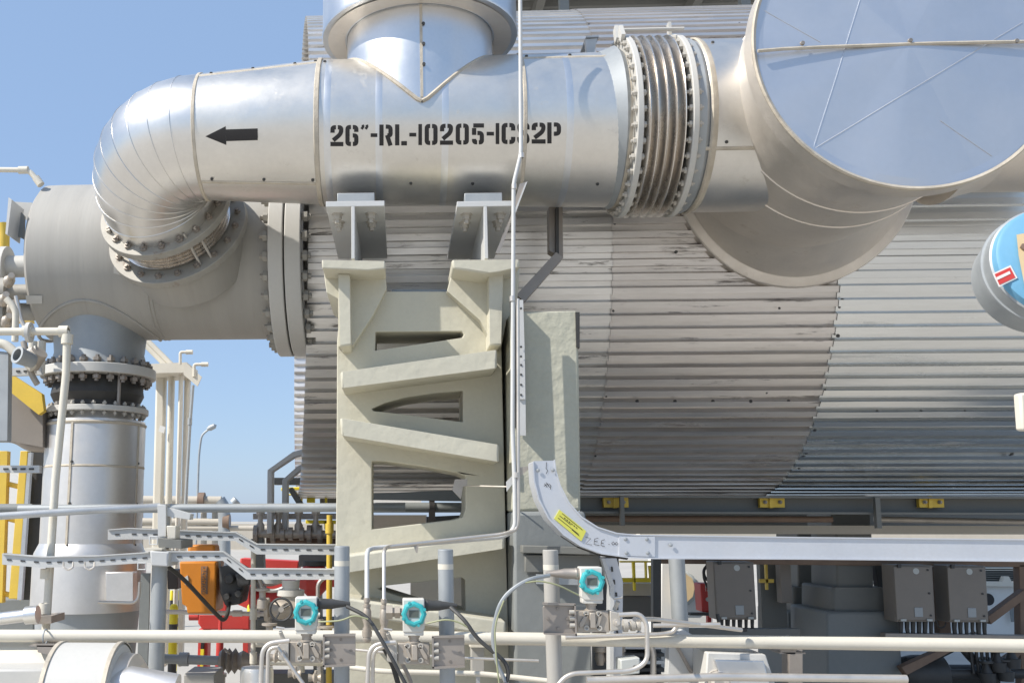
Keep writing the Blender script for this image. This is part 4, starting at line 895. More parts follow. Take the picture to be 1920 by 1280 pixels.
for x in (480, 512, 530, 545, 566, 580, 600): 
    b = MB(); c = P(x, 1000, 7); b.disc(c, X, -.015, .015, .045 if x % 4 else .06, 0, 20); b.put('flange', 'brackt', vt)
for x in (488, 522, 560, 592): b = MB(); c = P(x, 992, 7); b.lathe(c, Z, [(-.02, .03), (.03, .03), (.05, .018), (.1, .018), (.1, .03), (.12, .03), (.12, 0)], 10); b.put('valve_stem', 'alloy', vt)
yp = T('yellow_platform', 'bright yellow handrail and gate on the platform left of the drum', 'handrail', P(590, 960, 7.6))
for pl, nm in (([(527, 914), (592, 911), (592, 916), (527, 920)], 'rail'), ([(575, 915), (590, 915), (590, 942), (575, 942)], 'gate'), ([(591, 925), (612, 927), (612, 931), (591, 929)], 'rail'), ([(609, 923), (613, 923), (613, 944), (609, 944)], 'post'), ([(573, 974), (640, 975), (640, 982), (573, 981)], 'toe_board'), ([(608, 975), (616, 975), (616, 992), (608, 992)], 'post')):
    b = MB(); b.ppx(pl, 7.5, 7.55); b.put(nm, 'lemon', yp, bevel=.004)
b = MB(); b.tube(px((566, 906, 7.6), (566, 960, 7.6)), .006, 6); b.tube(px((540, 927, 7.6), (567, 927, 7.6)), .006, 6); puts(b, 'thin_rail', 'lemon', yp, 1)
# dark equipment block low left of pillar, seen through the gap
t = T('equipment_skid', 'grey steel skid behind the first transmitter left of the pillar', 'steel frame', P(560, 1170, 7.2))
for pl in ([(482, 1160), (660, 1160), (660, 1176), (482, 1176)], [(560, 1040), (700, 1040), (700, 1062), (560, 1062)], [(585, 1090), (600, 1090), (604, 1300), (588, 1300)], [(482, 1262), (660, 1262), (660, 1290), (482, 1290)]):
    b = MB(); b.ppx(pl, 6.9, 7.1); b.put('member', 'shade', t, bevel=.005)
for x, y, r_, c in ((560, 1115, .03, 'tube'), (590, 1090, .025, 'galvd'), (572, 1075, .02, 'brackt'), (604, 1128, .03, 'alloy')):
    pass
for i, (a, lab) in enumerate((([(556, 1128, 6.2), (556, 1085, 6.2), (575, 1075, 6.2), (600, 1075, 6.2)], 'curved thin tube above the first transmitter'), ([(596, 1125, 6.1), (596, 1092, 6.1), (612, 1080, 6.1)], 'short bent tube right above the first transmitter'), ([(484, 1085, 6.1), (492, 1105, 6.1), (515, 1108, 6.1), (540, 1098, 6.1)], 'pale looped hose left of the handwheel'))):
    pipe1(lab, a, .012, 'tube', 'bent_tube', 'tube', fil=.08)

# far left items
pipe1('thin cream pipe bending down to the header top at the left edge', [(-40, 318, 5.9), (45, 319, 5.9), (56, 322, 5.9), (76, 345, 5.9)], .017, fitt=((44, 319, 5.9, 1, 0), (72, 340, 5.9, .6, -.8)), fil=.02)
t = T('angle_plate', 'grey folded steel plate at the left end of the header', 'bracket', P(30, 440, 5.8))
b = MB(); b.ppx([(16, 370), (22, 374), (14, 440), (10, 438)], 5.7, 5.9); b.put('outer_leaf', 'steelw', t)
b = MB(); b.ppx([(16, 370), (46, 405), (44, 448), (36, 444), (12, 440)], 5.86, 5.88); b.put('front_leaf', 'bluegrey', t)
b = MB(); b.ppx([(22, 378), (60, 380), (60, 430), (44, 404)], 5.95, 6.0); b.put('back_leaf', 'flange', t)
t = T('end_nozzle', 'stack of small flanged nozzles and fittings at the left end of the header', 'nozzle', P(20, 540, 6.0))
for y, r_, yy in ((500, .10, 6.05), (548, .07, 5.9), (585, .08, 6.0)):
    c = P(2, y, yy); b = MB(); b.lathe(c - X * .2, X, [(0, r_ * .7), (.12, r_ * .7), (.12, r_ * 1.3), (.17, r_ * 1.3), (.17, r_ * .8), (.2, r_ * .8), (.2, r_ * 1.3), (.25, r_ * 1.3), (.25, r_ * .7), (.5, r_ * .7)], 28); b.put('nozzle', 'oldfl' if y != 500 else 'flange', t)
for x, y in ((18, 525), (8, 560), (24, 575), (14, 600)): b = MB(); b.lathe(P(x, y, 5.75), Vector((.5, -.8, .3)), [(-.05, 0), (-.05, .03), (0, .035), (.02, .02), (.06, .02), (.06, 0)], 10); b.put('fitting', 'alloy', t)
b = MB(); b.tube(px((30, 555, 5.7), (40, 600, 5.7), (52, 622, 5.7)), .014, 8); b.put('drain_tube', 'tube', t)
b = MB(); b.tube(px((4, 420, 6.4), (7, 440, 6.4), (5, 540, 6.4)), .04, 12); b.put('yellow_bar', 'yellow', None, 'yellow upright bar at the left edge beside the header end', 'bar')
b = MB(); b.ppx([(-40, 580), (52, 583), (56, 602), (-40, 600)], 6.9, 7.0); b.put('yellow_beam', 'yellow', None, 'short yellow beam behind the header lower left corner', 'beam')
gp = T('gooseneck_pipe', 'cream pipe turning down in front of the black valve at the left', 'pipe', P(125, 640, 5.0))
b = MB(); b.tube(px((-60, 622, 5.1), (126, 621, 5.1), (124, 700, 5.1), (104, 900, 5.1), (88, 1150, 5.1), (84, 1205, 5.1)), .021, 14, fil=.03); b.put('pipe_run', 'cream', gp)
for x, y, dx, dz in ((120, 621, 1, 0), (126, 636, 0, 1), (52, 621, 1, 0), (87, 1075, 0, 1), (84, 1140, 0, 1)): b = MB(); b.lathe(P(x, y, 5.1), Vector((dx, 0, dz)), [(-.025, .02), (-.025, .031), (.025, .031), (.025, .02)], 16); b.put('collar', 'cream', gp)
b = MB(); b.lathe(P(55, 623, 5.1), X, [(-.01, .02), (-.01, .055), (.01, .055), (.01, .02)], 20); b.put('union', 'flange', gp)
t = T('tee_fitting', 'cluster of dusty pipe tees under the gooseneck pipe at the left', 'fitting', P(45, 670, 5.4))
for a in ([(-30, 640, 5.4), (10, 645, 5.4), (62, 690, 5.4)], [(36, 670, 5.45), (70, 655, 5.45)], [(62, 640, 5.6), (60, 700, 5.6)], [(78, 640, 5.7), (76, 700, 5.7)]):
    b = MB(); b.tube(px(*a), .026, 12, fil=.03); b.put('branch', 'cream', t)
b = MB(); b.lathe(P(40, 668, 5.3), Vector((-.5, -.8, .2)), [(-.08, 0), (-.08, .04), (.03, .05), (.03, .035), (-.02, .035)], 20); b.put('open_socket', 'galvd', t)
b = MB(); b.lathe(P(66, 672, 5.45), Vector((.5, -.3, .6)), [(-.05, 0), (-.05, .05), (.05, .05), (.05, 0)], 14); b.put('tee_body', 'alloy', t)
b = MB(); b.ppx([(16, 698), (78, 738), (82, 770), (72, 777), (16, 732)], 5.9, 5.95); b.put('sloping_beam', 'yellow', None, 'dark yellow beam sloping down under the small tees at the left', 'beam')
b = MB(); b.ppx([(16, 730), (80, 765), (80, 838), (16, 826)], 6.0, 6.3); b.put('grey_housing', 'box', None, 'shaded grey-brown box behind the leg pipe at the left', 'box')
b = MB(); b.ppx([(-30, 655), (16, 660), (14, 828), (-30, 828)], 5.4, 5.46); b.put('side_cabinet', 'galvd', None, 'grey cabinet edge cut by the left picture border', 'cabinet', bevel=.006)
t = T('perforated_strut', 'short perforated strut joining the black valve flange at the left', 'strut', P(50, 695, 5.7))
b = MB(); b.ppx([(15, 690), (76, 688), (78, 702), (15, 704)], 5.66, 5.7); b.put('web', 'steelw', t)
b = MB()
for x in (30, 44, 58): b.ppx([(x, 694), (x + 7, 694), (x + 7, 697), (x, 697)], 5.655, 5.662)
puts(b, 'slot', 'dark', t, 1)
t = T('perforated_strut', 'perforated strut crossing the yellow ladder at the left edge', 'strut', P(30, 880, 5.5))
b = MB(); b.ppx([(-20, 872), (74, 872), (74, 886), (-20, 885)], 5.5, 5.54); b.put('web', 'steelw', t)
b = MB()
for x in (6, 22, 38, 54): b.ppx([(x, 877), (x + 9, 877), (x + 9, 880.5), (x, 880.5)], 5.494, 5.502)
puts(b, 'slot', 'dark', t, 1)
pipe1('dark curved pipe under the shaded grey box at the left', [(-30, 816, 6.2), (30, 820, 6.2), (55, 836, 6.2), (90, 838, 6.2)], .035, 'brackt', 'low_pipe', 'pipe')
ld_ = T('yellow_ladder', 'yellow ladder with side rails standing at the left edge', 'ladder', P(28, 1200, 6.8))
for pl in ([(-16, 845), (14, 845), (4, 1130), (-30, 1130)], [(38, 845), (52, 845), (34, 1122), (16, 1122)]): b = MB(); b.ppx(pl, 6.8, 6.86); b.put('side_rail', 'yellow', ld_, bevel=.004)
for y in (905, 970, 1112): b = MB(); b.tube(px((8, y, 6.85), (40, y + 8, 6.85)), .018, 8); b.put('rung', 'yellow', ld_)
b = MB(); b.ppx([(53, 848), (59, 848), (40, 1124), (32, 1124)], 6.7, 6.74); b.put('blue_channel', 'galv', None, 'slim pale blue channel beside the yellow ladder', 'channel')
b = MB(); b.ppx([(58, 842), (80, 838), (74, 1124), (41, 1124)], 6.9, 7.1); b.put('dark_column', 'dark', None, 'dark brown column between the yellow ladder and the silver leg', 'column')
b = MB(); b.ppx([(-60, 1118), (66, 1120), (64, 1290), (-60, 1290)], 7.2, 7.6); b.put('low_tank', 'bluegrey', None, 'blue-grey tank side behind the cream rail at the left edge', 'tank', bevel=.02)
b = MB(); b.ppx([(4, 880), (36, 880), (20, 1120), (-20, 1120)], 9, 9.1); b.put('far_wall', 'white', None, 'white wall seen between the yellow ladder rails', 'wall')
# bottom left jacketed equipment
bj = T('jacketed_elbow', 'bright silver jacketed drum shape at the bottom left edge', 'insulation box', P(150, 1270, 4.1))
c = P(150, 1325, 4.1); rr_ = m(116, c); xa_ = P(88, 1270, 3.95).x; xb_ = P(203, 1270, 3.95).x
b = MB(); b.lathe((0, c.y, c.z), X, [(xa_, 0), (xa_, rr_ - .01), (xa_ + .01, rr_), (xb_, rr_), (xb_ + .01, rr_ - .01), (xb_ + .01, 0)], 64); b.put('jacket', 'flange', bj)
b = MB()
for xx in (xa_, xb_): b.lathe((0, c.y, c.z), X, [(xx - .01, rr_), (xx - .008, rr_ + .006), (xx + .008, rr_ + .006), (xx + .01, rr_)], 64)
puts(b, 'seam_bead', 'seam', bj, 1)
b = MB(); b.lathe((0, c.y + .02, c.z - .02), X, [(xb_, rr_ * .93), (xb_ + .06, rr_ * .9), (xb_ + .09, rr_ * .75), (xb_ + .1, 0)], 48); b.put('end_dome', 'ductm', bj)
b = MB(); b.tube(px((205, 1300, 4.0), (245, 1285, 4.0), (330, 1300, 4.0)), .075, 24); b.put('outlet_pipe', 'dull', bj)
b = MB(); b.ppx([(-80, 1254), (84, 1254), (78, 1420), (-80, 1420)], 4.3, 4.9); b.put('jacketed_box', 'flange', None, 'flat white jacketed box in the bottom left corner', 'insulation box', bevel=.01)
b = MB(); b.lathe(P(-60, 1300, 4.7), Vector((1, 0, .1)), [(0, 0), (0, .26), (.5, .24), (.5, 0)], 40); b.put('jacketed_cone', 'cream', None, 'cream conical jacket behind the white box in the bottom left', 'insulation box')
pipe1('silver foil wrapped pipe stub entering at the left edge', [(-40, 1164, 4.9), (58, 1152, 4.9)], .03, 'shine', fitt=((60, 1152, 4.9, 1, .1),), name='foil_pipe')
b = MB(); b.ppx([(60, 1156), (96, 1154), (96, 1168), (62, 1170)], 5.0, 5.2); b.put('support_shoe', 'brackt', None, 'small brown steel shoe under the foil wrapped stub', 'bracket')

# ================================================================== TRANSMITTERS, STANDS
def transmitter(xp, yp, sg, label, standx, standtop, Yt=3.78):
    o = P(xp, yp, Yt); k = m(1, o); t = T('pressure_transmitter', label, 'transmitter', o, 'teal faced transmitters')
    def W(dx, dz, dy=0): return Vector((o.x + dx * sg * k, o.y + dy * k, o.z - dz * k))
    def poly(pts, y0, y1): return MB().prism([[(o.x + a * sg * k, o.z - c * k) for a, c in pts]], o.y + y0 * k, o.y + y1 * k)
    poly([(-24, -27), (17, -27), (17, 28), (10, 34), (-24, 34)], 0, 34).put('housing', 'house', t, bevel=.004)
    poly([(-23, 28), (15, 28), (15, 40), (-23, 40)], 2, 30).put('housing_foot', 'house', t, bevel=.004)
    b = MB(); n = 8; 
    b.lathe(W(-3, 0, 0), -Y, [(-.004, 15 * k), (-.004, 22.5 * k), (6 * k, 24 * k), (10 * k, 23 * k), (12 * k, 19 * k), (11.5 * k, 14.5 * k), (8 * k, 14 * k), (-.004, 14 * k)], 8); b.put('cover_ring', 'teal', t, bevel=.0012)
    b = MB()
    for a in (0, 1, 2, 3): b.lathe(W(-3, 0, 0) + Vector((math.cos(a * 1.571 + .4), 0, math.sin(a * 1.571 + .4))) * 21.5 * k, -Y, [(0, 3.2 * k), (12.5 * k, 3.0 * k), (12.5 * k, 0)], 6)
    puts(b, 'cover_lug', 'teal', t, 1)
    b = MB(); b.disc(W(-3, 0, 0), -Y, 0, 7 * k, 14.5 * k, 0, 32); b.put('window', 'label', t)
    poly([(-12, -7), (6, -7), (6, 6), (-12, 6)], -8, -6.8).put('display', 'lcd', t)
    b = MB(); b.lathe(W(17, -14, 16), X * sg, [(0, 10 * k), (6 * k, 11 * k), (8 * k, 10 * k), (28 * k, 9.5 * k), (34 * k, 8 * k), (62 * k, 3.5 * k), (62 * k, 0)], 18); b.put('cable_gland_sleeve', 'brackt' if sg < 0 else 'dark', t)
    b = MB(); b.lathe(W(-3, 40, 16), -Z, [(0, 11 * k), (4 * k, 11 * k), (4 * k, 9 * k), (11 * k, 9 * k), (11 * k, 12 * k), (14 * k, 12 * k)], 16); b.put('neck', 'alloy', t)
    poly([(-34, 54), (26, 54), (26, 92), (-34, 92)], 6, 30).put('manifold_block', 'alloy', t, bevel=.003)
    for a, c in ((-15, 58), (9, 58), (-15, 84), (9, 84)):
        b = MB(); b.lathe(W(a, c, 6), -Y, [(0, 5 * k), (4 * k, 5 * k), (4 * k, 2.6 * k), (1 * k, 2.4 * k), (1 * k, 0)], 14); b.put('flange_bolt', 'bolt2', t)
    poly([(-8, 56), (2, 56), (3, 60), (3, 84), (-8, 84)], -1, 8).put('centre_bar', 'alloy', t, bevel=.003)
    poly([(-22, 57), (-17, 57), (-6, 84), (-12, 86)], 2, 8).put('web_bar', 'alloy', t, bevel=.002)
    poly([(4, 60), (10, 58), (22, 76), (22, 84), (14, 80)], 2, 8).put('web_bar', 'alloy', t, bevel=.002)
    poly([(-54, 57), (-35, 52), (-35, 90), (-54, 86)], 0, 28).put('valve_block', 'bolt2', t, bevel=.003)
    b = MB(); b.tube([W(-46, 52, 14), W(-52, 36, 6)], 4 * k, 10); b.put('vent_valve', 'bolt2', t)
    b = MB(); b.tube([W(-60, 28, 4), W(-44, 30, 4)], 2.4 * k, 8); b.put('vent_handle', 'tube', t)
    b = MB(); b.lathe(W(-46, 73, 0), -Y, [(0, 6 * k), (5 * k, 6 * k), (5 * k, 3 * k), (16 * k, 3 * k), (16 * k, 0)], 12); b.put('valve_knob', 'tube', t)
    # bracket plate on the stand
    br = poly([(30, 41), (86, 39), (90, 43), (90, 90), (86, 94), (32, 95)], -8, -5) if sg > 0 else poly([(30, 44), (86, 42), (90, 46), (90, 90), (86, 94), (32, 97)], -6, -3)
    bo = br.put('bracket_plate', 'brackt', t, bevel=.001)
    for pl in ([(30, 40), (33, 40), (33, 96), (30, 96)], [(30, 39), (90, 37), (90, 41), (30, 42)], [(30, 93), (90, 91), (90, 94), (30, 97)]): poly(pl, -14, -4).put('bracket_lip', 'brackt', t)
    for c in (54, 66, 78): b = MB(); b.lathe(W(33, c, -10), X * sg, [(0, 4 * k), (9 * k, 4 * k), (9 * k, 0)], 10); b.put('clamp_nut', 'bolt2', t)
    for a, c in ((63, 48), (45, 67), (81, 67), (63, 84)): b = MB(); b.lathe(W(a, c, -8), -Y, [(-.001, 3.0 * k), (.002, 2.6 * k), (.002, 0)], 10); b.put('bracket_bolt', 'bolt', t)
    st_ = T('pipe_stand', 'grey pipe stand ' + {1: 'carrying the transmitter nearest the handwheel', 2: 'carrying the middle transmitter in front of the pillar', 3: 'pale, carrying the transmitter below the curved channel'}[standx[1]], 'stand', (P(standx[0], 1200, Yt + .1).x, Yt + .1, 0), 'pipe stands of the transmitters')
    xs_ = P(standx[0], 1150, Yt + .1).x; zt_ = P(standx[0], standtop, Yt + .1).z; rs0 = m(14.5, P(standx[0], 1150, Yt + .1))
    b = MB(); b.lathe((xs_, Yt + .1, 0), Z, [(0, rs0), (zt_ - .003, rs0), (zt_, rs0 - .003), (zt_, rs0 - .006), (zt_ - .03, rs0 - .006)], 28); b.put('stand_pipe', 'galvd' if standx[1] < 3 else 'grey', st_)
    b = MB(); b.lathe((xs_, Yt + .1, 0), Z, [(zt_ - .075, rs0 + .0004), (zt_ - .055, rs0 + .0006)], 28); b.put('paint_band', 'cream', st_)
    for c in (.42, .2):
        b = MB(); b.lathe((xs_, Yt + .1, P(xp, yp + 60, Yt).z + c * .1 - .04), Z, [(-.004, rs0), (-.004, rs0 + .006), (.004, rs0 + .006), (.004, rs0)], 24); b.put('clamp_ring', 'bolt2', st_)
    return t
transmitter(577, 1147, 1, 'teal faced pressure transmitter nearest the black handwheel', (641, 1), 1023)
transmitter(779, 1150, 1, 'teal faced pressure transmitter in front of the cream pillar', (837, 2), 1029)
transmitter(1106, 1090, -1, 'teal faced pressure transmitter below the curved cable channel with its gland to the left', (1036, 3), 1030)
def cable(label, pts, r=.007, mt='black', name='cable', cat='cable', fil=.12): b = MB(); b.tube(px(*pts), r, 8, fil=fil, fn=10); return b.put(name, mt, None, label, cat)
cable('dark cable leaving the first transmitter toward the bottom', [(650, 1136, 3.75), (690, 1155, 3.72), (725, 1215, 3.7), (770, 1300, 3.7)], .0075, 'dark')
cable('black cable looping down from the middle transmitter', [(845, 1138, 3.75), (872, 1162, 3.7), (893, 1195, 3.7), (948, 1240, 3.7), (955, 1265, 3.7), (938, 1300, 3.7)], .0075, 'dark')
cable('long grey cable arching down from the third transmitter', [(1030, 1078, 3.75), (985, 1086, 3.7), (938, 1122, 3.7), (922, 1190, 3.7), (930, 1240, 3.7), (952, 1285, 3.7)], .0075, 'galvd')
K['earth'] = mat('earth_wire', (.34, .35, .20), .5)
cable('thin green-yellow earth wire of the first transmitter', [(597, 1165, 3.72), (640, 1163, 3.7), (665, 1152, 3.7), (690, 1160, 3.7)], .003, 'earth', 'earth_wire', 'wire')
cable('thin green-yellow earth wire of the middle transmitter', [(800, 1168, 3.72), (835, 1160, 3.7), (860, 1165, 3.7), (885, 1180, 3.7)], .003, 'earth', 'earth_wire', 'wire')
cable('thin green-yellow earth wire of the third transmitter', [(1085, 1115, 3.72), (1045, 1095, 3.7), (1010, 1088, 3.7), (985, 1092, 3.7)], .003, 'earth', 'earth_wire', 'wire')
cable('yellow-green earth wire hanging beside the long grey cable', [(945, 1125, 3.68), (927, 1170, 3.68), (930, 1230, 3.68), (937, 1290, 3.68)], .003, 'earth', 'earth_wire', 'wire')
# impulse tubing
def tubes(label, pts, r=.0085, fil=.05, name='impulse_tube', mt='tube'): b = MB(); b.tube(px(*pts), r, 12, fil=fil, fn=8); return b.put(name, mt, None, label, 'tube')
tubes('stainless tube bending down left of the first transmitter, outer one', [(543, 1200, 3.74), (492, 1206, 3.74), (487, 1340, 3.74)])
tubes('stainless tube bending down left of the first transmitter, inner one', [(530, 1212, 3.8), (503, 1214, 3.8), (500, 1340, 3.8)], .0075)
tubes('slanting stainless tube under the first transmitter', [(520, 1212, 3.76), (575, 1290, 3.76)], .0075)
tubes('thin stainless tube reaching right under the first transmitter', [(545, 1224, 3.8), (624, 1237, 3.8)], .006)
tubes('stainless tube bending down left of the middle transmitter', [(742, 1203, 3.74), (692, 1208, 3.74), (686, 1340, 3.74)])
tubes('second stainless tube just behind the bend left of the middle transmitter', [(740, 1210, 3.82), (700, 1214, 3.82), (697, 1340, 3.82)], .0075)
tubes('stainless tube running from the third transmitter down and left along the bottom', [(1160, 1152, 3.74), (1200, 1150, 3.74), (1213, 1168, 3.74), (1214, 1240, 3.74), (1185, 1257, 3.74), (1062, 1262, 3.74), (1035, 1300, 3.74)], .0085, .06)
tubes('upper thin tube going right from the third transmitter manifold', [(1190, 1160, 3.9), (1230, 1160, 4.2), (1390, 1180, 4.4)], .009)
tubes('lower thin tube hooking back below the upper one at the third transmitter', [(1225, 1172, 4.3), (1350, 1170, 4.3)], .009)
tubes('thin tube resting on the cream rail right of the third stand', [(1060, 1194, 4.42), (1240, 1188, 4.42), (1262, 1184, 4.42), (1268, 1174, 4.42)], .009, .03)
tubes('thin pale tube lying along the bottom edge under the third transmitter', [(1100, 1275, 4.2), (1350, 1268, 4.2), (1700, 1272, 4.2)], .016)
for x, y, lab in ((688, 1120, 'vertical stack of tube fittings below the left drop tube'), (720, 1122, 'vertical stack of tube fittings below the right drop tube')):
    t = T('tube_fitting', lab, 'fitting', P(x, y + 60, 4.1), 'fittings under the twin drop tubes'); o = P(x, y, 4.1); k = m(1, o)
    prof = [(0, 3), (0, 6), (8, 6), (8, 4.5), (12, 4.5), (12, 7), (17, 7), (17, 5.5), (24, 8), (40, 8.5), (48, 6), (54, 6), (54, 8), (60, 8), (60, 9.5), (70, 9), (70, 0)]
    b = MB(); b.lathe(o, -Z, [(a * k, c * k) for a, c in prof], 16); b.put('fitting_stack', 'alloy', t)
    b = MB(); b.lathe(o - Z * 74 * k, Vector((.2, -1, 0)), [(-8 * k, 7 * k), (6 * k, 7 * k), (8 * k, 4 * k), (8 * k, 0)], 14); b.put('elbow_nut', 'alloy', t)
t = T('process_tee', 'dusty hex coupling joining the fittings to the middle transmitter', 'fitting', P(740, 1150, 3.9)); o = P(724, 1147, 3.9); k = m(1, o)
b = MB(); b.lathe(o, X, [(0, 0), (0, 14 * k), (12 * k, 14 * k), (12 * k, 9 * k), (16 * k, 9 * k), (16 * k, 12 * k), (26 * k, 12 * k), (26 * k, 8 * k), (32 * k, 8 * k)], 6); b.put('hex_body', 'alloy', t)

# ================================================================== VERTICAL CONDUIT PAIR
cn = T('vertical_conduit', 'slim pale conduit running up in front of the stencilled pipe and pillar', 'conduit', P(966, 980, 4.5))
b = MB(); b.tube(px((975, -60, 4.5), (977, 288, 4.5), (963, 345, 4.5), (961, 800, 4.5), (965, 905, 4.5), (966, 990, 4.5), (945, 1006, 4.5), (700, 1027, 4.3), (688, 1032, 4.2), (688, 1125, 4.1)), .0098, 12, fil=.035); b.put('conduit_run', 'steelw', cn)
b = MB(); b.tube(px((971, 560, 4.5), (972, 975, 4.5), (968, 993, 4.5), (940, 1001, 4.45), (728, 1024, 4.3), (720, 1030, 4.2), (720, 1125, 4.1)), .008, 12, fil=.03); b.put('second_tube', 'tube', cn)
for x, y, d in ((978, 292, 4.5), (964, 350, 4.5), (961, 560, 4.5), (967, 890, 4.5)): b = MB(); b.lathe(P(x, y, d), Z, [(-.012, .008), (-.012, .014), (.012, .014), (.012, .008)], 12); b.put('coupling', 'tube', cn)
b = MB(); b.ppx([(775, 1021), (785, 1020), (783, 1036), (780, 1036)], 4.33, 4.34); b.put('tube_clip', 'alloy', cn)
cb = T('conduit_bracket', 'pale angle bracket slanting below the stencilled pipe beside the conduit', 'bracket', P(955, 470, 4.6))
b = MB(); b.ppx([(974, 345), (987, 341), (974, 376), (936, 476), (929, 474), (956, 410)], 4.66, 4.665); b.put('face', 'brackt', cb)  # darker steel puts the shade on this face into its colour
b = MB(); b.ppx([(985, 343), (989, 340), (962, 412), (958, 412)], 4.60, 4.66); b.put('edge', 'steelw', cb)
pb = T('perforated_channel', 'narrow perforated channel fixed beside the conduit at the pillar edge', 'channel', P(975, 800, 4.72))
b = MB(); b.ppx([(968, 562), (981, 562), (985, 700), (986, 816), (975, 816), (972, 700)], 4.60, 4.615); b.put('web', 'steelw', pb)
b = MB(); b.ppx([(958, 556), (966, 556), (972, 700), (974, 800), (966, 800), (962, 700)], 4.64, 4.70); b.put('dark_lip', 'dark', pb)
b = MB(); b.ppx([(971, 676), (984, 676), (985, 748), (972, 748)], 4.59, 4.60); b.put('splice_plate', 'steelw', pb)
for y in (578, 650, 668, 684, 702, 721, 740): b = MB(); b.lathe(P(977, y, 4.59), -Y, [(-.002, .006), (.003, .005), (.003, 0)], 8); b.put('stud', 'dark', pb)
t = T('plate_bracket', 'pale folded plate clamped to the conduit near the pillar edge', 'bracket', P(965, 900, 4.5))
b = MB(); b.ppx([(949, 903), (974, 878), (974, 890), (950, 921)], 4.52, 4.524); b.put('plate', 'steelw', t)
b = MB(); b.ppx([(972, 876), (994, 873), (990, 880), (975, 893)], 4.50, 4.53); b.put('leg', 'alloy', t)
t = T('angle_clip', 'rusty angle clip with a thin wire in the largest pillar opening', 'clip', P(860, 905, 4.85))
b = MB(); b.ppx([(853, 898), (876, 898), (876, 910), (868, 912), (864, 935), (848, 918)], 4.78, 4.80); b.put('clip_plate', 'alloy', t)
b = MB(); b.tube(px((874, 910, 4.79), (950, 912, 4.6)), .0035, 6); b.put('wire', 'tube', t)

# ================================================================== CURVED CABLE CHANNEL
ch = T('cable_channel', 'big pale steel cable channel curving from the pedestal into a long horizontal run', 'cable channel', P(1150, 1040, 4.3))
out = [(1001, 864), (1003, 900), (1012, 935), (1030, 970), (1058, 1000), (1090, 1021), (1130, 1036), (1180, 1043), (1230, 1045), (1500, 1046), (2000, 1051)]
inn = [(2000, 1013), (1500, 1008), (1230, 1004), (1195, 1004), (1155, 1000), (1120, 989), (1090, 970), (1066, 943), (1050, 912), (1042, 885), (1039, 863)]
b = MB(); b.ppx(out + inn, 4.3, 4.304); b.put('face_web', 'tray', ch)
def strip(path, off, dep, mt, nm, y0=4.292):
    b = MB(); a = [(x, y) for x, y in path]; c = [(x + off[0], y + off[1]) for x, y in path]; b.ppx(a + c[::-1], y0, y0 + dep); b.put(nm, mt, ch)
strip(out, (-2.0, 2.4), .16, 'tray', 'outer_flange'); strip(inn[::-1], (1.6, -2.0), .03, 'tray', 'inner_flange'); 
b = MB(); b.ppx(out[:8] + [(x - 4, y + 6) for x, y in out[:8]][::-1], 4.40, 4.44); b.put('outer_dark_strip', 'black', ch)  # black strip along the outer edge of the curve
b = MB(); b.ppx([(1161, 1005), (1228, 1005), (1228, 1043), (1161, 1041)], 4.293, 4.30); b.put('splice_plate', 'tray', ch)
for x, y in ((1173, 1007 + 3), (1213, 1010), (1175, 1036), (1215, 1036), (1009, 881), (1037, 881), (1258, 1021)): b = MB(); b.lathe(P(x, y, 4.292), -Y, [(0, .008), (.004, .007), (.006, 0)], 12); b.put('splice_bolt', 'galvd', ch)
b = MB(); b.ppx([(1049, 955), (1099, 995), (1090, 1014), (1039, 972)], 4.294, 4.3); b.put('yellow_label', 'ylab', ch)
b = MB(); fl = lambda x, y: P(x, y, 4.2925)
for a, c in (((1054, 962), (1092, 993)), ((1049, 966), (1070, 983)), ((1046, 970), (1085, 1001)), ((1072, 992), (1086, 1004))): stroke(b, [a, c], 1.0, fl)
for a in range(6): stroke(b, [(1058 + a * 4.4, 970 + a * 3.6), (1060 + a * 4.4, 972 + a * 3.6)], 1.8, fl)
b.put('label_print', 'ink', ch)
b = MB(); fl = lambda x, y: P(x, y, 4.2975)
for pth in ([(1098, 1006), (1108, 1009), (1098, 1019), (1110, 1021)], [(1122, 1008), (1115, 1010), (1114, 1020), (1124, 1022)], [(1115, 1014), (1121, 1015)], [(1134, 1011), (1128, 1013), (1127, 1022), (1134, 1024)], [(1127, 1017), (1132, 1018)], [(1141, 1020), (1143, 1020)], [(1147, 1018), (1150, 1015), (1153, 1019), (1157, 1021), (1159, 1018), (1156, 1016), (1152, 1020), (1149, 1021), (1147, 1018)]): stroke(b, pth, 1.0, fl)
b.put('marker_writing', 'ink', ch)
b = MB()
for pth in ([(1021, 906), (1026, 913)], [(1024, 904), (1029, 911)], [(1020, 911), (1028, 906)], [(1031, 913), (1028, 910), (1030, 907), (1033, 910), (1032, 917)], [(1025, 866), (1024, 878), (1027, 882), (1024, 888)]): stroke(b, pth, 1.0, fl)
b.put('marker_writing', 'ink', ch)
cq, cr = cylz(1100, 1256, 1287, 4.75)
t = T('channel_post', 'round blue-grey post under the long cable channel', 'post', (cq.x, 4.75, 0))
b = MB(); b.lathe((cq.x, 4.75, 0), Z, [(0, cr), (P(1270, 1043, 4.75).z, cr)], 28); b.put('post_pipe', 'galvd', t)
b = MB(); b.ppx([(1256, 1192), (1282, 1180), (1318, 1200), (1326, 1300), (1250, 1300)], 4.60, 4.66); b.put('gusset_plate', 'steelw', t, bevel=.003)
b = MB(); b.ppx([(1265, 1206), (1270, 1206), (1302, 1262), (1296, 1264)], 4.585, 4.6); b.put('gusset_rib', 'brackt', t)
t = T('perforated_riser', 'pale perforated cable riser behind the third transmitter', 'cable tray', P(1150, 1220, 4.6))
b = MB(); b.ppx([(1133, 1046), (1156, 1046), (1168, 1090), (1166, 1290), (1150, 1290), (1151, 1095)], 4.6, 4.605); b.put('web', 'tray', t)
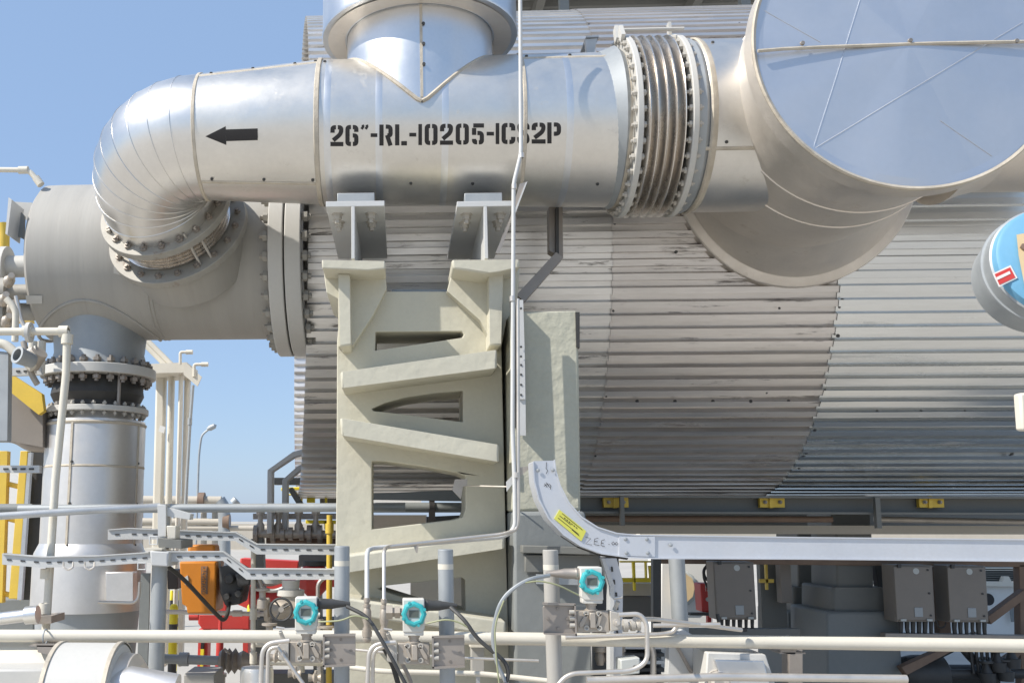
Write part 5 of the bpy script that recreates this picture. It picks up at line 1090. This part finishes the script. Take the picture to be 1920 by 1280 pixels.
b = MB(); b.ppx([(1128, 1046), (1134, 1046), (1152, 1095), (1150, 1290), (1144, 1290), (1144, 1098)], 4.58, 4.66); b.put('side', 'steelw', t)
b = MB()
for i in range(6): x = 1146 + min(i * 4, 10); y = 1062 + i * 24; b.ppx([(x, y), (x + 3, y), (x + 4, y + 9), (x + 1, y + 9)], 4.592, 4.602)
puts(b, 'slot', 'dark', t, 1)
b = MB(); b.ppx([(1006, 1076), (1084, 1078), (1084, 1096), (1006, 1094)], 4.60, 4.62)
b.put('perforated_bar', 'galvd', None, 'galvanised bar behind the third transmitter on the pedestal face', 'strut')
t = T('small_junction_box', 'small pale junction box under the third transmitter tubing', 'box', P(1190, 1250, 4.4))
b = MB(); b.ppx([(1163, 1236), (1200, 1232), (1200, 1262), (1165, 1266)], 4.4, 4.5); b.put('case', 'label', t, bevel=.005)
b = MB(); b.lathe(P(1190, 1250, 4.4), -Y, [(0, .008), (.004, .008), (.004, 0)], 10); b.put('lock', 'dark', t)
t = T('valve_cluster', 'tan coloured valves hanging under the cream rail right of the third stand', 'valve', P(1140, 1215, 4.8))
for i, x in enumerate((1124, 1142, 1160)): 
    b = MB(); b.lathe(P(x, 1208, 4.8), -Z, [(0, .02), (.01, .03), (.03, .03), (.035, .018), (.06, .025), (.09, .015), (.09, 0)], 12); b.put('valve_body', 'alloy', t)
t = T('union_fitting', 'stack of steel couplings right of the third transmitter', 'fitting', P(1180, 1172, 4.0)); o = P(1168, 1172, 4.0); k = m(1, o)
b = MB(); b.lathe(o, X, [(0, 0), (0, 12 * k), (8 * k, 12 * k), (8 * k, 7 * k), (14 * k, 7 * k), (14 * k, 10 * k), (22 * k, 10 * k), (22 * k, 7 * k), (26 * k, 9 * k), (32 * k, 9 * k), (32 * k, 0)], 14); b.put('coupling', 'bolt2', t)

# ================================================================== JUNCTION BOXES UNDER THE DRUM
jr = T('box_support_frame', 'brown primed steel frame that carries the junction boxes under the drum', 'steel frame', P(1700, 1190, 7.850))
for pl, yy, nm, mm_ in (([(1225, 1044), (1240, 1044), (1240, 1420), (1226, 1420)], 7.650, 'post', 'dark'), ([(1228, 1178), (1500, 1178), (1500, 1194), (1228, 1192)], 7.700, 'rail', 'shade'), ([(1660, 1186), (2100, 1194), (2100, 1206), (1660, 1202)], 7.700, 'rail', 'brackt'), ([(1230, 1044), (2100, 1054), (2100, 1064), (1230, 1056)], 7.950, 'rail', 'brown'), ([(1755, 1062), (1775, 1062), (1784, 1190), (1762, 1188)], 8.000, 'post', 'brown'), ([(1911, 1058), (1928, 1058), (1934, 1420), (1918, 1420)], 7.950, 'post', 'brown'), ([(1852, 1156), (1922, 1104), (1922, 1122), (1858, 1170)], 7.850, 'brace', 'brown'), ([(1640, 1050), (1670, 1050), (1690, 1190), (1660, 1190)], 8.350, 'post', 'dark'), ([(1424, 1050), (1470, 1050), (1478, 1190), (1430, 1190)], 8.450, 'back_plate', 'shade'), ([(1690, 1250), (1790, 1205), (1800, 1212), (1700, 1265)], 7.750, 'brace', 'brown'), ([(1870, 1246), (1930, 1204), (1934, 1210), (1878, 1256)], 7.850, 'brace', 'brown')):
    b = MB(); b.ppx(pl, yy, yy + .08); b.put(nm, mm_, jr, bevel=.004)
def jbox(x0, x1, y0, y1, label):
    o = P((x0 + x1) / 2, y1, 7.650); t = T('junction_box', label, 'junction box', o, 'junction boxes under the drum'); s_ = (x1 - x0) / 80
    b = MB(); b.ppx([(x0, y0), (x1 - 5, y0 + 1), (x1 + 1, y1), (x0 + 6, y1)], 7.650, 7.830); b.put('case', 'box', t, bevel=.006)
    b = MB(); b.ppx([(x0 + 2, y0 + 3), (x1 - 7, y0 + 4), (x1 - 2, y1 - 3), (x0 + 8, y1 - 3)], 7.635, 7.650); b.put('door', 'box', t, bevel=.004)
    b = MB(); b.lathe(P(x0 + 44 * s_, y0 + 12, 7.635), -Y, [(0, .022), (.002, .022), (.002, 0)], 24); b.put('oval_tag', 'label', t)
    b = MB(); b.ppx([(x0 + 41 * s_, y1 - 27), (x0 + 57 * s_, y1 - 27), (x0 + 58 * s_, y1 - 9), (x0 + 42 * s_, y1 - 9)], 7.630, 7.635); b.put('square_tag', 'galvd', t, bevel=.003)
    for xx, yy in ((x0 + 10, y0 + 2), ): b = MB(); b.ppx([(xx, yy - 3), (xx + 6, yy - 3), (xx + 6, yy + 4), (xx, yy + 4)], 7.620, 7.640); b.put('hinge', 'dark', t)
    for xx, yy in ((x1 - 14, y0 + 10), (x1 - 11, (y0 + y1) / 2), (x1 - 8, y1 - 12)): b = MB(); b.lathe(P(xx, yy, 7.635), -Y, [(0, .008), (.006, .008), (.006, 0)], 8); b.put('latch', 'dark', t)
    for xx in (.2, .82): b = MB(); b.ppx([(x0 + 80 * s_ * xx, y1 - 5), (x0 + 80 * s_ * xx + 10, y1 - 5), (x0 + 80 * s_ * xx + 10, y1 - 1), (x0 + 80 * s_ * xx, y1 - 1)], 7.620, 7.634); b.put('small_tag', 'label', t)
    n = 6
    for i in range(n):
        xx = x0 + (x1 - x0) * (i + 1) / (n + 1); b = MB(); rr_ = random.uniform(.009, .013); b.tube(px((xx + 4, y1 - 1, 7.730), (xx + 4, y1 + 12, 7.730), (xx + 6 + random.uniform(-4, 4), y1 + 40, 7.750)), rr_, 8, rr=[rr_ * 1.5, rr_ * 1.3, rr_]); b.put('cable_entry', 'dark', t)
jbox(1337, 1418, 1052, 1161, 'junction box beside the red cabinet')
jbox(1674, 1753, 1058, 1165, 'junction box just right of the thick column')
jbox(1774, 1853, 1059, 1166, 'junction box nearest the right edge')
b = MB(); b.ppx([(1462, 1052), (1482, 1052), (1486, 1130), (1466, 1130)], 8.250, 8.350); b.put('narrow_cabinet', 'box', None, 'narrow brown cabinet left of the narrow grey column under the drum', 'cabinet', bevel=.004)
cable('thin black cable hanging over the white wall and red cabinet', [(1330, 1050, 8.050), (1316, 1075, 8.050), (1330, 1110, 8.050), (1340, 1130, 8.050)], .009, 'dark')
cable('black cable loop beside the first junction box', [(1335, 1052, 8.000), (1318, 1068, 8.000), (1322, 1085, 8.000), (1342, 1092, 8.000)], .012, 'dark')
cable('small black cable loop hanging under the rail between two boxes', [(1755, 1162, 7.750), (1760, 1176, 7.750), (1770, 1176, 7.750), (1774, 1166, 7.750)], .005, 'dark', fil=.05)
# dark machinery bottom right
dm = T('dark_pump', 'shaded dark pump and pipework in the bottom right corner', 'pump', P(1830, 1270, 8.050))
b = MB(); b.lathe(P(1690, 1262, 8.050), X, [(0, 0), (0, .12), (.1, .14), (.3, .14), (.35, .07), (.6, .07), (.62, .13), (.66, .13), (.66, 0)], 24); b.put('pump_casing', 'dark', dm)
for a in ([(1700, 1240, 7.950), (1740, 1235, 7.950), (1830, 1190, 7.950)], [(1740, 1262, 7.950), (1920, 1262, 7.950)], [(1800, 1205, 7.950), (1815, 1225, 7.950), (1830, 1240, 7.950)]): b = MB(); b.tube(px(*a), .035, 12, fil=.1); b.put('pipe', 'dark', dm)
for x in (1822, 1832, 1842, 1852, 1862): b = MB(); b.tube(px((x, 1190, 7.900), (x - 2, 1225, 7.900), (x + 4, 1262, 7.900)), .012, 8, fil=.05); b.put('cable', 'dark', dm)
for x, y in ((1870, 1235), (1896, 1228), (1884, 1252), (1850, 1255)):
    b = MB(); b.lathe(P(x, y, 7.850), Z, [(-.09, .05), (-.02, .06), (-.02, .04), (.03, .02), (.05, .02), (.05, .05), (.065, .05), (.065, 0)], 12); b.put('valve', 'dark', dm)
t = T('jacketed_box', 'pale weathered sheet metal insulation box at the bottom edge right of centre', 'insulation box', P(1395, 1280, 4.4))
b = MB(); b.ppx([(1326, 1222), (1436, 1226), (1470, 1330), (1320, 1330)], 4.4, 4.7); b.put('jacket', 'flange', t, bevel=.006)
b = MB(); b.ppx([(1340, 1236), (1432, 1238), (1456, 1330), (1372, 1330)], 4.37, 4.4); b.put('raised_panel', 'shine', t, bevel=.004)
b = MB(); b.lathe(P(1352, 1278, 4.34), -Y, [(-.06, .04), (0, .04), (.01, .03), (.01, 0)], 20); b.put('round_cap', 'ductm', t)
t = T('dark_vessel', 'rounded dark blue-grey vessel between the channel post and the insulation box', 'vessel', P(1318, 1270, 5.0))
q = P(1319, 1245, 5.0); b = MB(); b.lathe((q.x, q.y, 0), Z, [(0, .05), (q.z + .06, .05), (q.z + .09, .03), (q.z + .095, 0)], 20); b.put('vessel_shell', 'bluegrey', t)
b = MB(); b.ppx([(1480, 1210), (1505, 1208), (1505, 1330), (1480, 1330)], 5.2, 5.3); b.put('support_stub', 'brackt', None, 'brown steel stub below the rail clip at the right', 'post', bevel=.003)

# ================================================================== FAR BACKGROUND BELOW THE DRUM
wl = T('white_cabin', 'white cabin wall with a rounded tan window seen under the drum', 'cabin', (P(1300, 1160, 11).x, 11, 0))
b = MB(); b.ppx([(1240, 1040), (1338, 1042), (1336, 1260), (1238, 1260)], 11, 11.6); b.put('wall', 'white', wl, bevel=.02)
b = MB(); b.ppx([(1262, 1068), (1285, 1068), (1302, 1080), (1310, 1100), (1306, 1122), (1292, 1134), (1262, 1134)], 10.96, 11.0); b.put('window_frame', 'label', wl, bevel=.02)
b = MB(); b.ppx([(1264, 1074), (1284, 1074), (1298, 1084), (1303, 1100), (1299, 1118), (1288, 1128), (1264, 1128)], 10.93, 10.96); b.put('window', 'tan', wl)
rc_ = T('red_cabinet', 'red fire cabinet with white lettering beside the first junction box', 'cabinet', P(1330, 1148, 9))
b = MB(); b.ppx([(1313, 1093), (1352, 1094), (1354, 1147), (1317, 1147)], 9, 9.2); b.put('case', 'red', rc_, bevel=.01)
b = MB(); b.ppx([(1327, 1147), (1334, 1147), (1334, 1240), (1327, 1240)], 9.05, 9.1); b.put('leg', 'red', rc_)
b = MB(); b.ppx([(1295, 1148), (1352, 1149), (1352, 1154), (1294, 1153)], 8.95, 9.02); b.put('ledge', 'dark', rc_)
text('H-ION', .1, P(1331, 1101, 8.985), 0, 'white', 'lettering', rc_, w_=m(17, P(1331, 1101, 9)))
for x, y, r_ in ((1327, 1123, .018), (1336, 1113, .025)): b = MB(); b.lathe(P(x, y, 8.99), -Y, [(0, r_), (.004, r_), (.004, 0)], 14); b.put('gauge', 'label', rc_)
yr = T('yellow_guardrail', 'bright yellow guardrail on a grey ledge seen below the curved channel', 'guardrail', P(1195, 1100, 9))
for pl in ([(1163, 1051), (1222, 1051), (1222, 1054), (1163, 1054)], [(1165, 1083), (1224, 1083), (1224, 1091), (1165, 1091)], [(1186, 1052), (1191, 1052), (1193, 1107), (1189, 1107)], [(1210, 1052), (1213, 1052), (1214, 1084), (1211, 1084)], [(1217, 1060), (1223, 1060), (1225, 1084), (1219, 1084)]): b = MB(); b.ppx(pl, 9, 9.05); b.put('rail', 'lemon', yr, bevel=.005)
b = MB(); b.ppx([(1168, 1093), (1227, 1093), (1228, 1116), (1168, 1116)], 9.1, 9.6); b.put('grey_ledge', 'beige', None, 'pale grey ledge beneath the bright yellow guardrail', 'ledge')
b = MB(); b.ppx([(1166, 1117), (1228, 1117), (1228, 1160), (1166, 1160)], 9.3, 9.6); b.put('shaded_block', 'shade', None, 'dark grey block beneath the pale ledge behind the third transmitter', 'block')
y2 = T('yellow_rail', 'small dull yellow rail between the first junction box and the narrow column', 'guardrail', P(1437, 1100, 9))
for pl in ([(1425, 1085), (1451, 1085), (1451, 1092), (1425, 1092)], [(1435, 1058), (1439, 1058), (1441, 1105), (1437, 1105)]): b = MB(); b.ppx(pl, 8.3, 8.33); b.put('rail', 'yellow', y2)
t = T('red_valve_post', 'tiny red and yellow valve post between the two grey columns', 'valve', P(1547, 1110, 9))
b = MB(); b.ppx([(1540, 1060), (1552, 1060), (1554, 1115), (1544, 1112)], 9, 9.1); b.put('post', 'red', t); b = MB(); b.ppx([(1546, 1085), (1551, 1083), (1552, 1098), (1548, 1100)], 8.97, 9.0); b.put('stripe', 'lemon', t)
sh = T('site_building', 'long low cream building with dark green louvres seen far under the drum', 'building', (P(1880, 1100, 16).x, 16, 0))
b = MB(); b.ppx([(1650, 1096), (2200, 1098), (2200, 1240), (1650, 1240)], 16, 17); b.put('wall', 'white', sh)
b = MB(); b.ppx([(1600, 1040), (2200, 1040), (2200, 1090), (1600, 1088)], 16.2, 17); b.put('upper_wall', 'shade', sh)
for i in range(8): b = MB(); y = 1064 + i * 3.4; b.ppx([(1845, y), (2100, y), (2100, y + 1.4), (1845, y + 1.4)], 16.0, 16.2); b.put('louvre', 'cream' if i < 2 else 'shade', sh)
b = MB(); b.ppx([(1848, 1090), (1880, 1090), (1884, 1080), (1892, 1080), (1897, 1090), (1922, 1092), (1922, 1099), (1848, 1098)], 15.9, 16); b.put('cream_bracket', 'cream', sh)
b = MB(); b.disc(P(1853, 1123, 15.9), Y, 0, .05, .09); b.put('round_vent', 'ink', sh)
text('P', .28, P(1903, 1152, 15.9), 0, 'bluegrey', 'wall_letter', sh, off=.02)
b = MB(); b.ppx([(1200, 1000), (1480, 1000), (1480, 1012), (1200, 1012)], 12, 12.2); b.put('cream_strip', 'cream', None, 'cream horizontal beam far beneath the drum behind the channel', 'beam')
bw = T('low_wall', 'long low beige wall far behind the plant', 'wall', (0, 40, 0))
b = MB(); b.box((0, 60, .75), (160, .3, 1.5)); b.put('wall_face', 'beige', bw)
for i, (x0, x1, y0, yd, mt_, lab) in enumerate(((1150, 1228, 1165, 10, 'galvd', 'grey rack of stacked trays behind the tan valves'),)):
    t = T('tray_rack', lab, 'rack', P(x0, 1250, yd))
    for k in range(5): b = MB(); b.ppx([(1172, 1210 + k * 14), (1246, 1210 + k * 14), (1246, 1216 + k * 14), (1172, 1216 + k * 14)], 7, 7.5); b.put('shelf', 'white' if k in (0, 2) else 'dark', t)
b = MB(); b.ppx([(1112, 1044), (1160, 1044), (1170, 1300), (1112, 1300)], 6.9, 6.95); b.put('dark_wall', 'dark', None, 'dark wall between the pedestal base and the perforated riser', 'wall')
b = MB(); b.ppx([(700, 925), (790, 925), (790, 945), (700, 945)], 12, 12.2); b.put('white_shed', 'white', None, 'white shed glimpsed through the largest pillar opening', 'shed')
cp = T('opening_pipe', 'dark grey pipe with a black clamp seen through the largest pillar opening', 'pipe', P(800, 950, 5.6))
b = MB(); b.tube(px((690, 951, 5.6), (930, 951, 5.6)), .028, 14); b.put('pipe', 'bluegrey', cp)
b = MB(); b.lathe(P(810, 951, 5.6), X, [(-.015, .028), (-.015, .04), (.015, .04), (.015, .028)], 16); b.box(P(810, 968, 5.56), (.035, .03, .08)); b.put('clamp', 'ink', cp)
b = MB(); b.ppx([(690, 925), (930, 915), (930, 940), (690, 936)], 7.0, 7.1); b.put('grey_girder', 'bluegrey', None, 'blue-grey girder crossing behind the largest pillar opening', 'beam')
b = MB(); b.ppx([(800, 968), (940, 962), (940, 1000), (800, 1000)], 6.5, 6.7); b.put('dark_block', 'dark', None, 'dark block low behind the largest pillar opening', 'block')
b = MB(); b.ppx([(700, 965), (800, 965), (800, 1000), (700, 1000)], 9, 9.2); b.put('cream_block', 'beige', None, 'cream block low behind the largest pillar opening', 'block')
b = MB(); b.ppx([(770, 1080), (900, 1080), (900, 1160), (770, 1160)], 7, 7.2); b.put('beige_block', 'cream', None, 'cream block behind the lowest pillar opening', 'block')

# ================================================================== BLUE ROUND INSTRUMENT (right edge)
bi = T('blue_round_unit', 'round sky-blue instrument housing with a red sticker at the right edge', 'instrument', P(1950, 610, 3.4))
c = P(1974, 497, 3.4); ax = Vector((-.12, -.97, .16)).normalized(); rr_ = m(112, c)
b = MB(); b.lathe(c, ax, [(-.16, 0), (-.16, rr_ * .95), (-.05, rr_), (-.048, rr_ + .006), (-.035, rr_ + .006), (-.033, rr_), (.02, rr_), (.024, rr_ * .97)], 64); b.put('casing', 'galvd', bi)
b = MB(); b.lathe(c, ax, [(.024, rr_ * .97), (.05, rr_ * .95), (.056, rr_ * .9), (.056, 0)], 64); b.put('blue_face', 'sky', bi)
up_ = ax.cross(X).normalized(); ux = up_.cross(ax).normalized() 
def on(x, y, o=.058):
    d = ray(x, y); t_ = ((c + ax * o) - CAM).dot(ax) / d.dot(ax); return CAM + d * t_
def facequad(nm, pts, mt, o): b = MB(); v = [on(x, y, o) for x, y in pts] + [on(x, y, o - .004) for x, y in pts]; n = len(pts); b.add(v, [tuple(range(n)), tuple(range(n, 2 * n))[::-1]] + [(i, (i + 1) % n + 0, (i + 1) % n + n, i + n) for i in range(n)]); b.put(nm, mt, bi)
facequad('sticker_border', [(1861, 513), (1895, 497), (1908, 521), (1873, 538)], 'white', .060)
facequad('red_sticker', [(1865, 514), (1894, 501), (1904, 520), (1874, 534)], 'red', .0615)
facequad('sticker_print', [(1868, 520), (1893, 508), (1895, 513), (1870, 525)], 'white', .063)
facequad('tan_plate', [(1906, 440), (1960, 430), (1960, 560), (1922, 540), (1910, 480)], 'tan', .066)
b = MB(); b.lathe(on(1919, 464, .066), ax, [(0, .012), (.01, .012), (.01, 0)], 6); b.put('plate_bolt', 'brown', bi)
b = MB(); b.ppx([(1912, 736), (1990, 734), (1990, 810), (1917, 806)], 3.4, 3.44); b.put('white_plate', 'cream', None, 'white plate corner at the right edge below the blue instrument', 'plate', bevel=.008)

b = MB(); b.ppx([(1092, 962), (2300, 964), (2300, 1000), (1092, 999)], 9.4, 9.7); b.put('dark_backing', 'shade', None, 'added deep dark backing panel behind the thin pipes under the drum', 'beam')  # dark backing added to darken the bright gap below the drum

# denser small pipework low in the picture
for i, (a, r_, mt_, lab) in enumerate((
    ([(480, 1205, 5.4), (560, 1207, 5.4), (565, 1260, 5.4)], .02, 'cream', 'cream pipe elbowing down behind the bent tubes at the bottom'),
    ([(505, 1150, 5.6), (505, 1190, 5.6), (620, 1196, 5.6)], .014, 'alloy', 'thin dusty pipe elbowing right under the handwheel'),
    ([(600, 1160, 5.5), (600, 1290, 5.5)], .018, 'tube', 'upright steel tube between the first transmitter and its stand'),
    ([(640, 1215, 4.4), (760, 1226, 4.35), (850, 1232, 4.35), (1010, 1238, 4.35)], .006, 'tube', 'long thin stainless tube low in front of the pillar'),
    ([(655, 1250, 4.4), (720, 1258, 4.35), (900, 1262, 4.35), (1030, 1276, 4.3)], .011, 'cream', 'slim cream tube sagging along the bottom of the pillar'),
    ([(715, 1205, 3.95), (735, 1240, 3.95), (752, 1300, 3.95)], .010, 'black', 'black flexible hose dropping left of the middle transmitter'),
    ([(726, 1206, 4.0), (760, 1250, 4.0), (778, 1300, 4.0)], .008, 'brackt', 'brown flexible hose just right of the black one'),
    ([(0, 1203, 5.6), (120, 1196, 5.6), (130, 1230, 5.6)], .02, 'cream', 'cream pipe sloping behind the rail clip at the bottom left'),
    ([(185, 1128, 5.2), (260, 1130, 5.2), (262, 1090, 5.2)], .008, 'tube', 'thin tube hooked around the silver skirt base'),
    ([(12, 560, 5.6), (30, 580, 5.6), (28, 640, 5.6)], .02, 'cream', 'short cream pipe bend by the header end nozzles'),
    ([(44, 640, 5.5), (58, 700, 5.5), (70, 720, 5.5)], .018, 'alloy', 'short dusty pipe under the header end fittings'),
    ([(1195, 1185, 4.7), (1225, 1210, 4.7), (1225, 1290, 4.7)], .014, 'tube', 'steel tube bending down behind the third transmitter tubing'),
    ([(1345, 1150, 6.8), (1350, 1178, 6.8), (1400, 1180, 6.8)], .012, 'dark', 'black hose bending under the first junction box'))):
    b = MB(); b.tube(px(*a), r_, 12, fil=.05); b.put('small_pipe', mt_, None, lab, 'pipe')
t = T('grey_terminal_box', 'small pale grey terminal box on a strut right of the middle transmitter', 'box', P(884, 1262, 4.6))
b = MB(); b.ppx([(884, 1212), (908, 1212), (908, 1264), (885, 1264)], 4.6, 4.7); b.put('case', 'grey', t, bevel=.004)
b = MB(); b.ppx([(881, 1208), (911, 1208), (911, 1213), (881, 1213)], 4.58, 4.72); b.put('rain_lid', 'cream', t, bevel=.002)
b = MB(); b.ppx([(893, 1264), (900, 1264), (902, 1420), (894, 1420)], 4.64, 4.66); b.put('strut', 'galv', t)
t = T('manual_valves', 'dusty block of instrument valves left of the first transmitter stand', 'valve', P(560, 1205, 5.0))
for x, y, r_ in ((505, 1185, .03), (492, 1120, .028), (612, 1190, .03), (590, 1215, .035)):
    b = MB(); b.lathe(P(x, y, 5.1), Z, [(-.06, .02), (-.05, r_), (-.01, r_), (0, r_ * .6), (.03, r_ * .6), (.035, r_ * 1.3), (.045, r_ * 1.3), (.045, 0)], 12); b.put('valve_body', 'alloy', t)
for i, (x, y) in enumerate(((640, 1196), (836, 1200))):
    pass
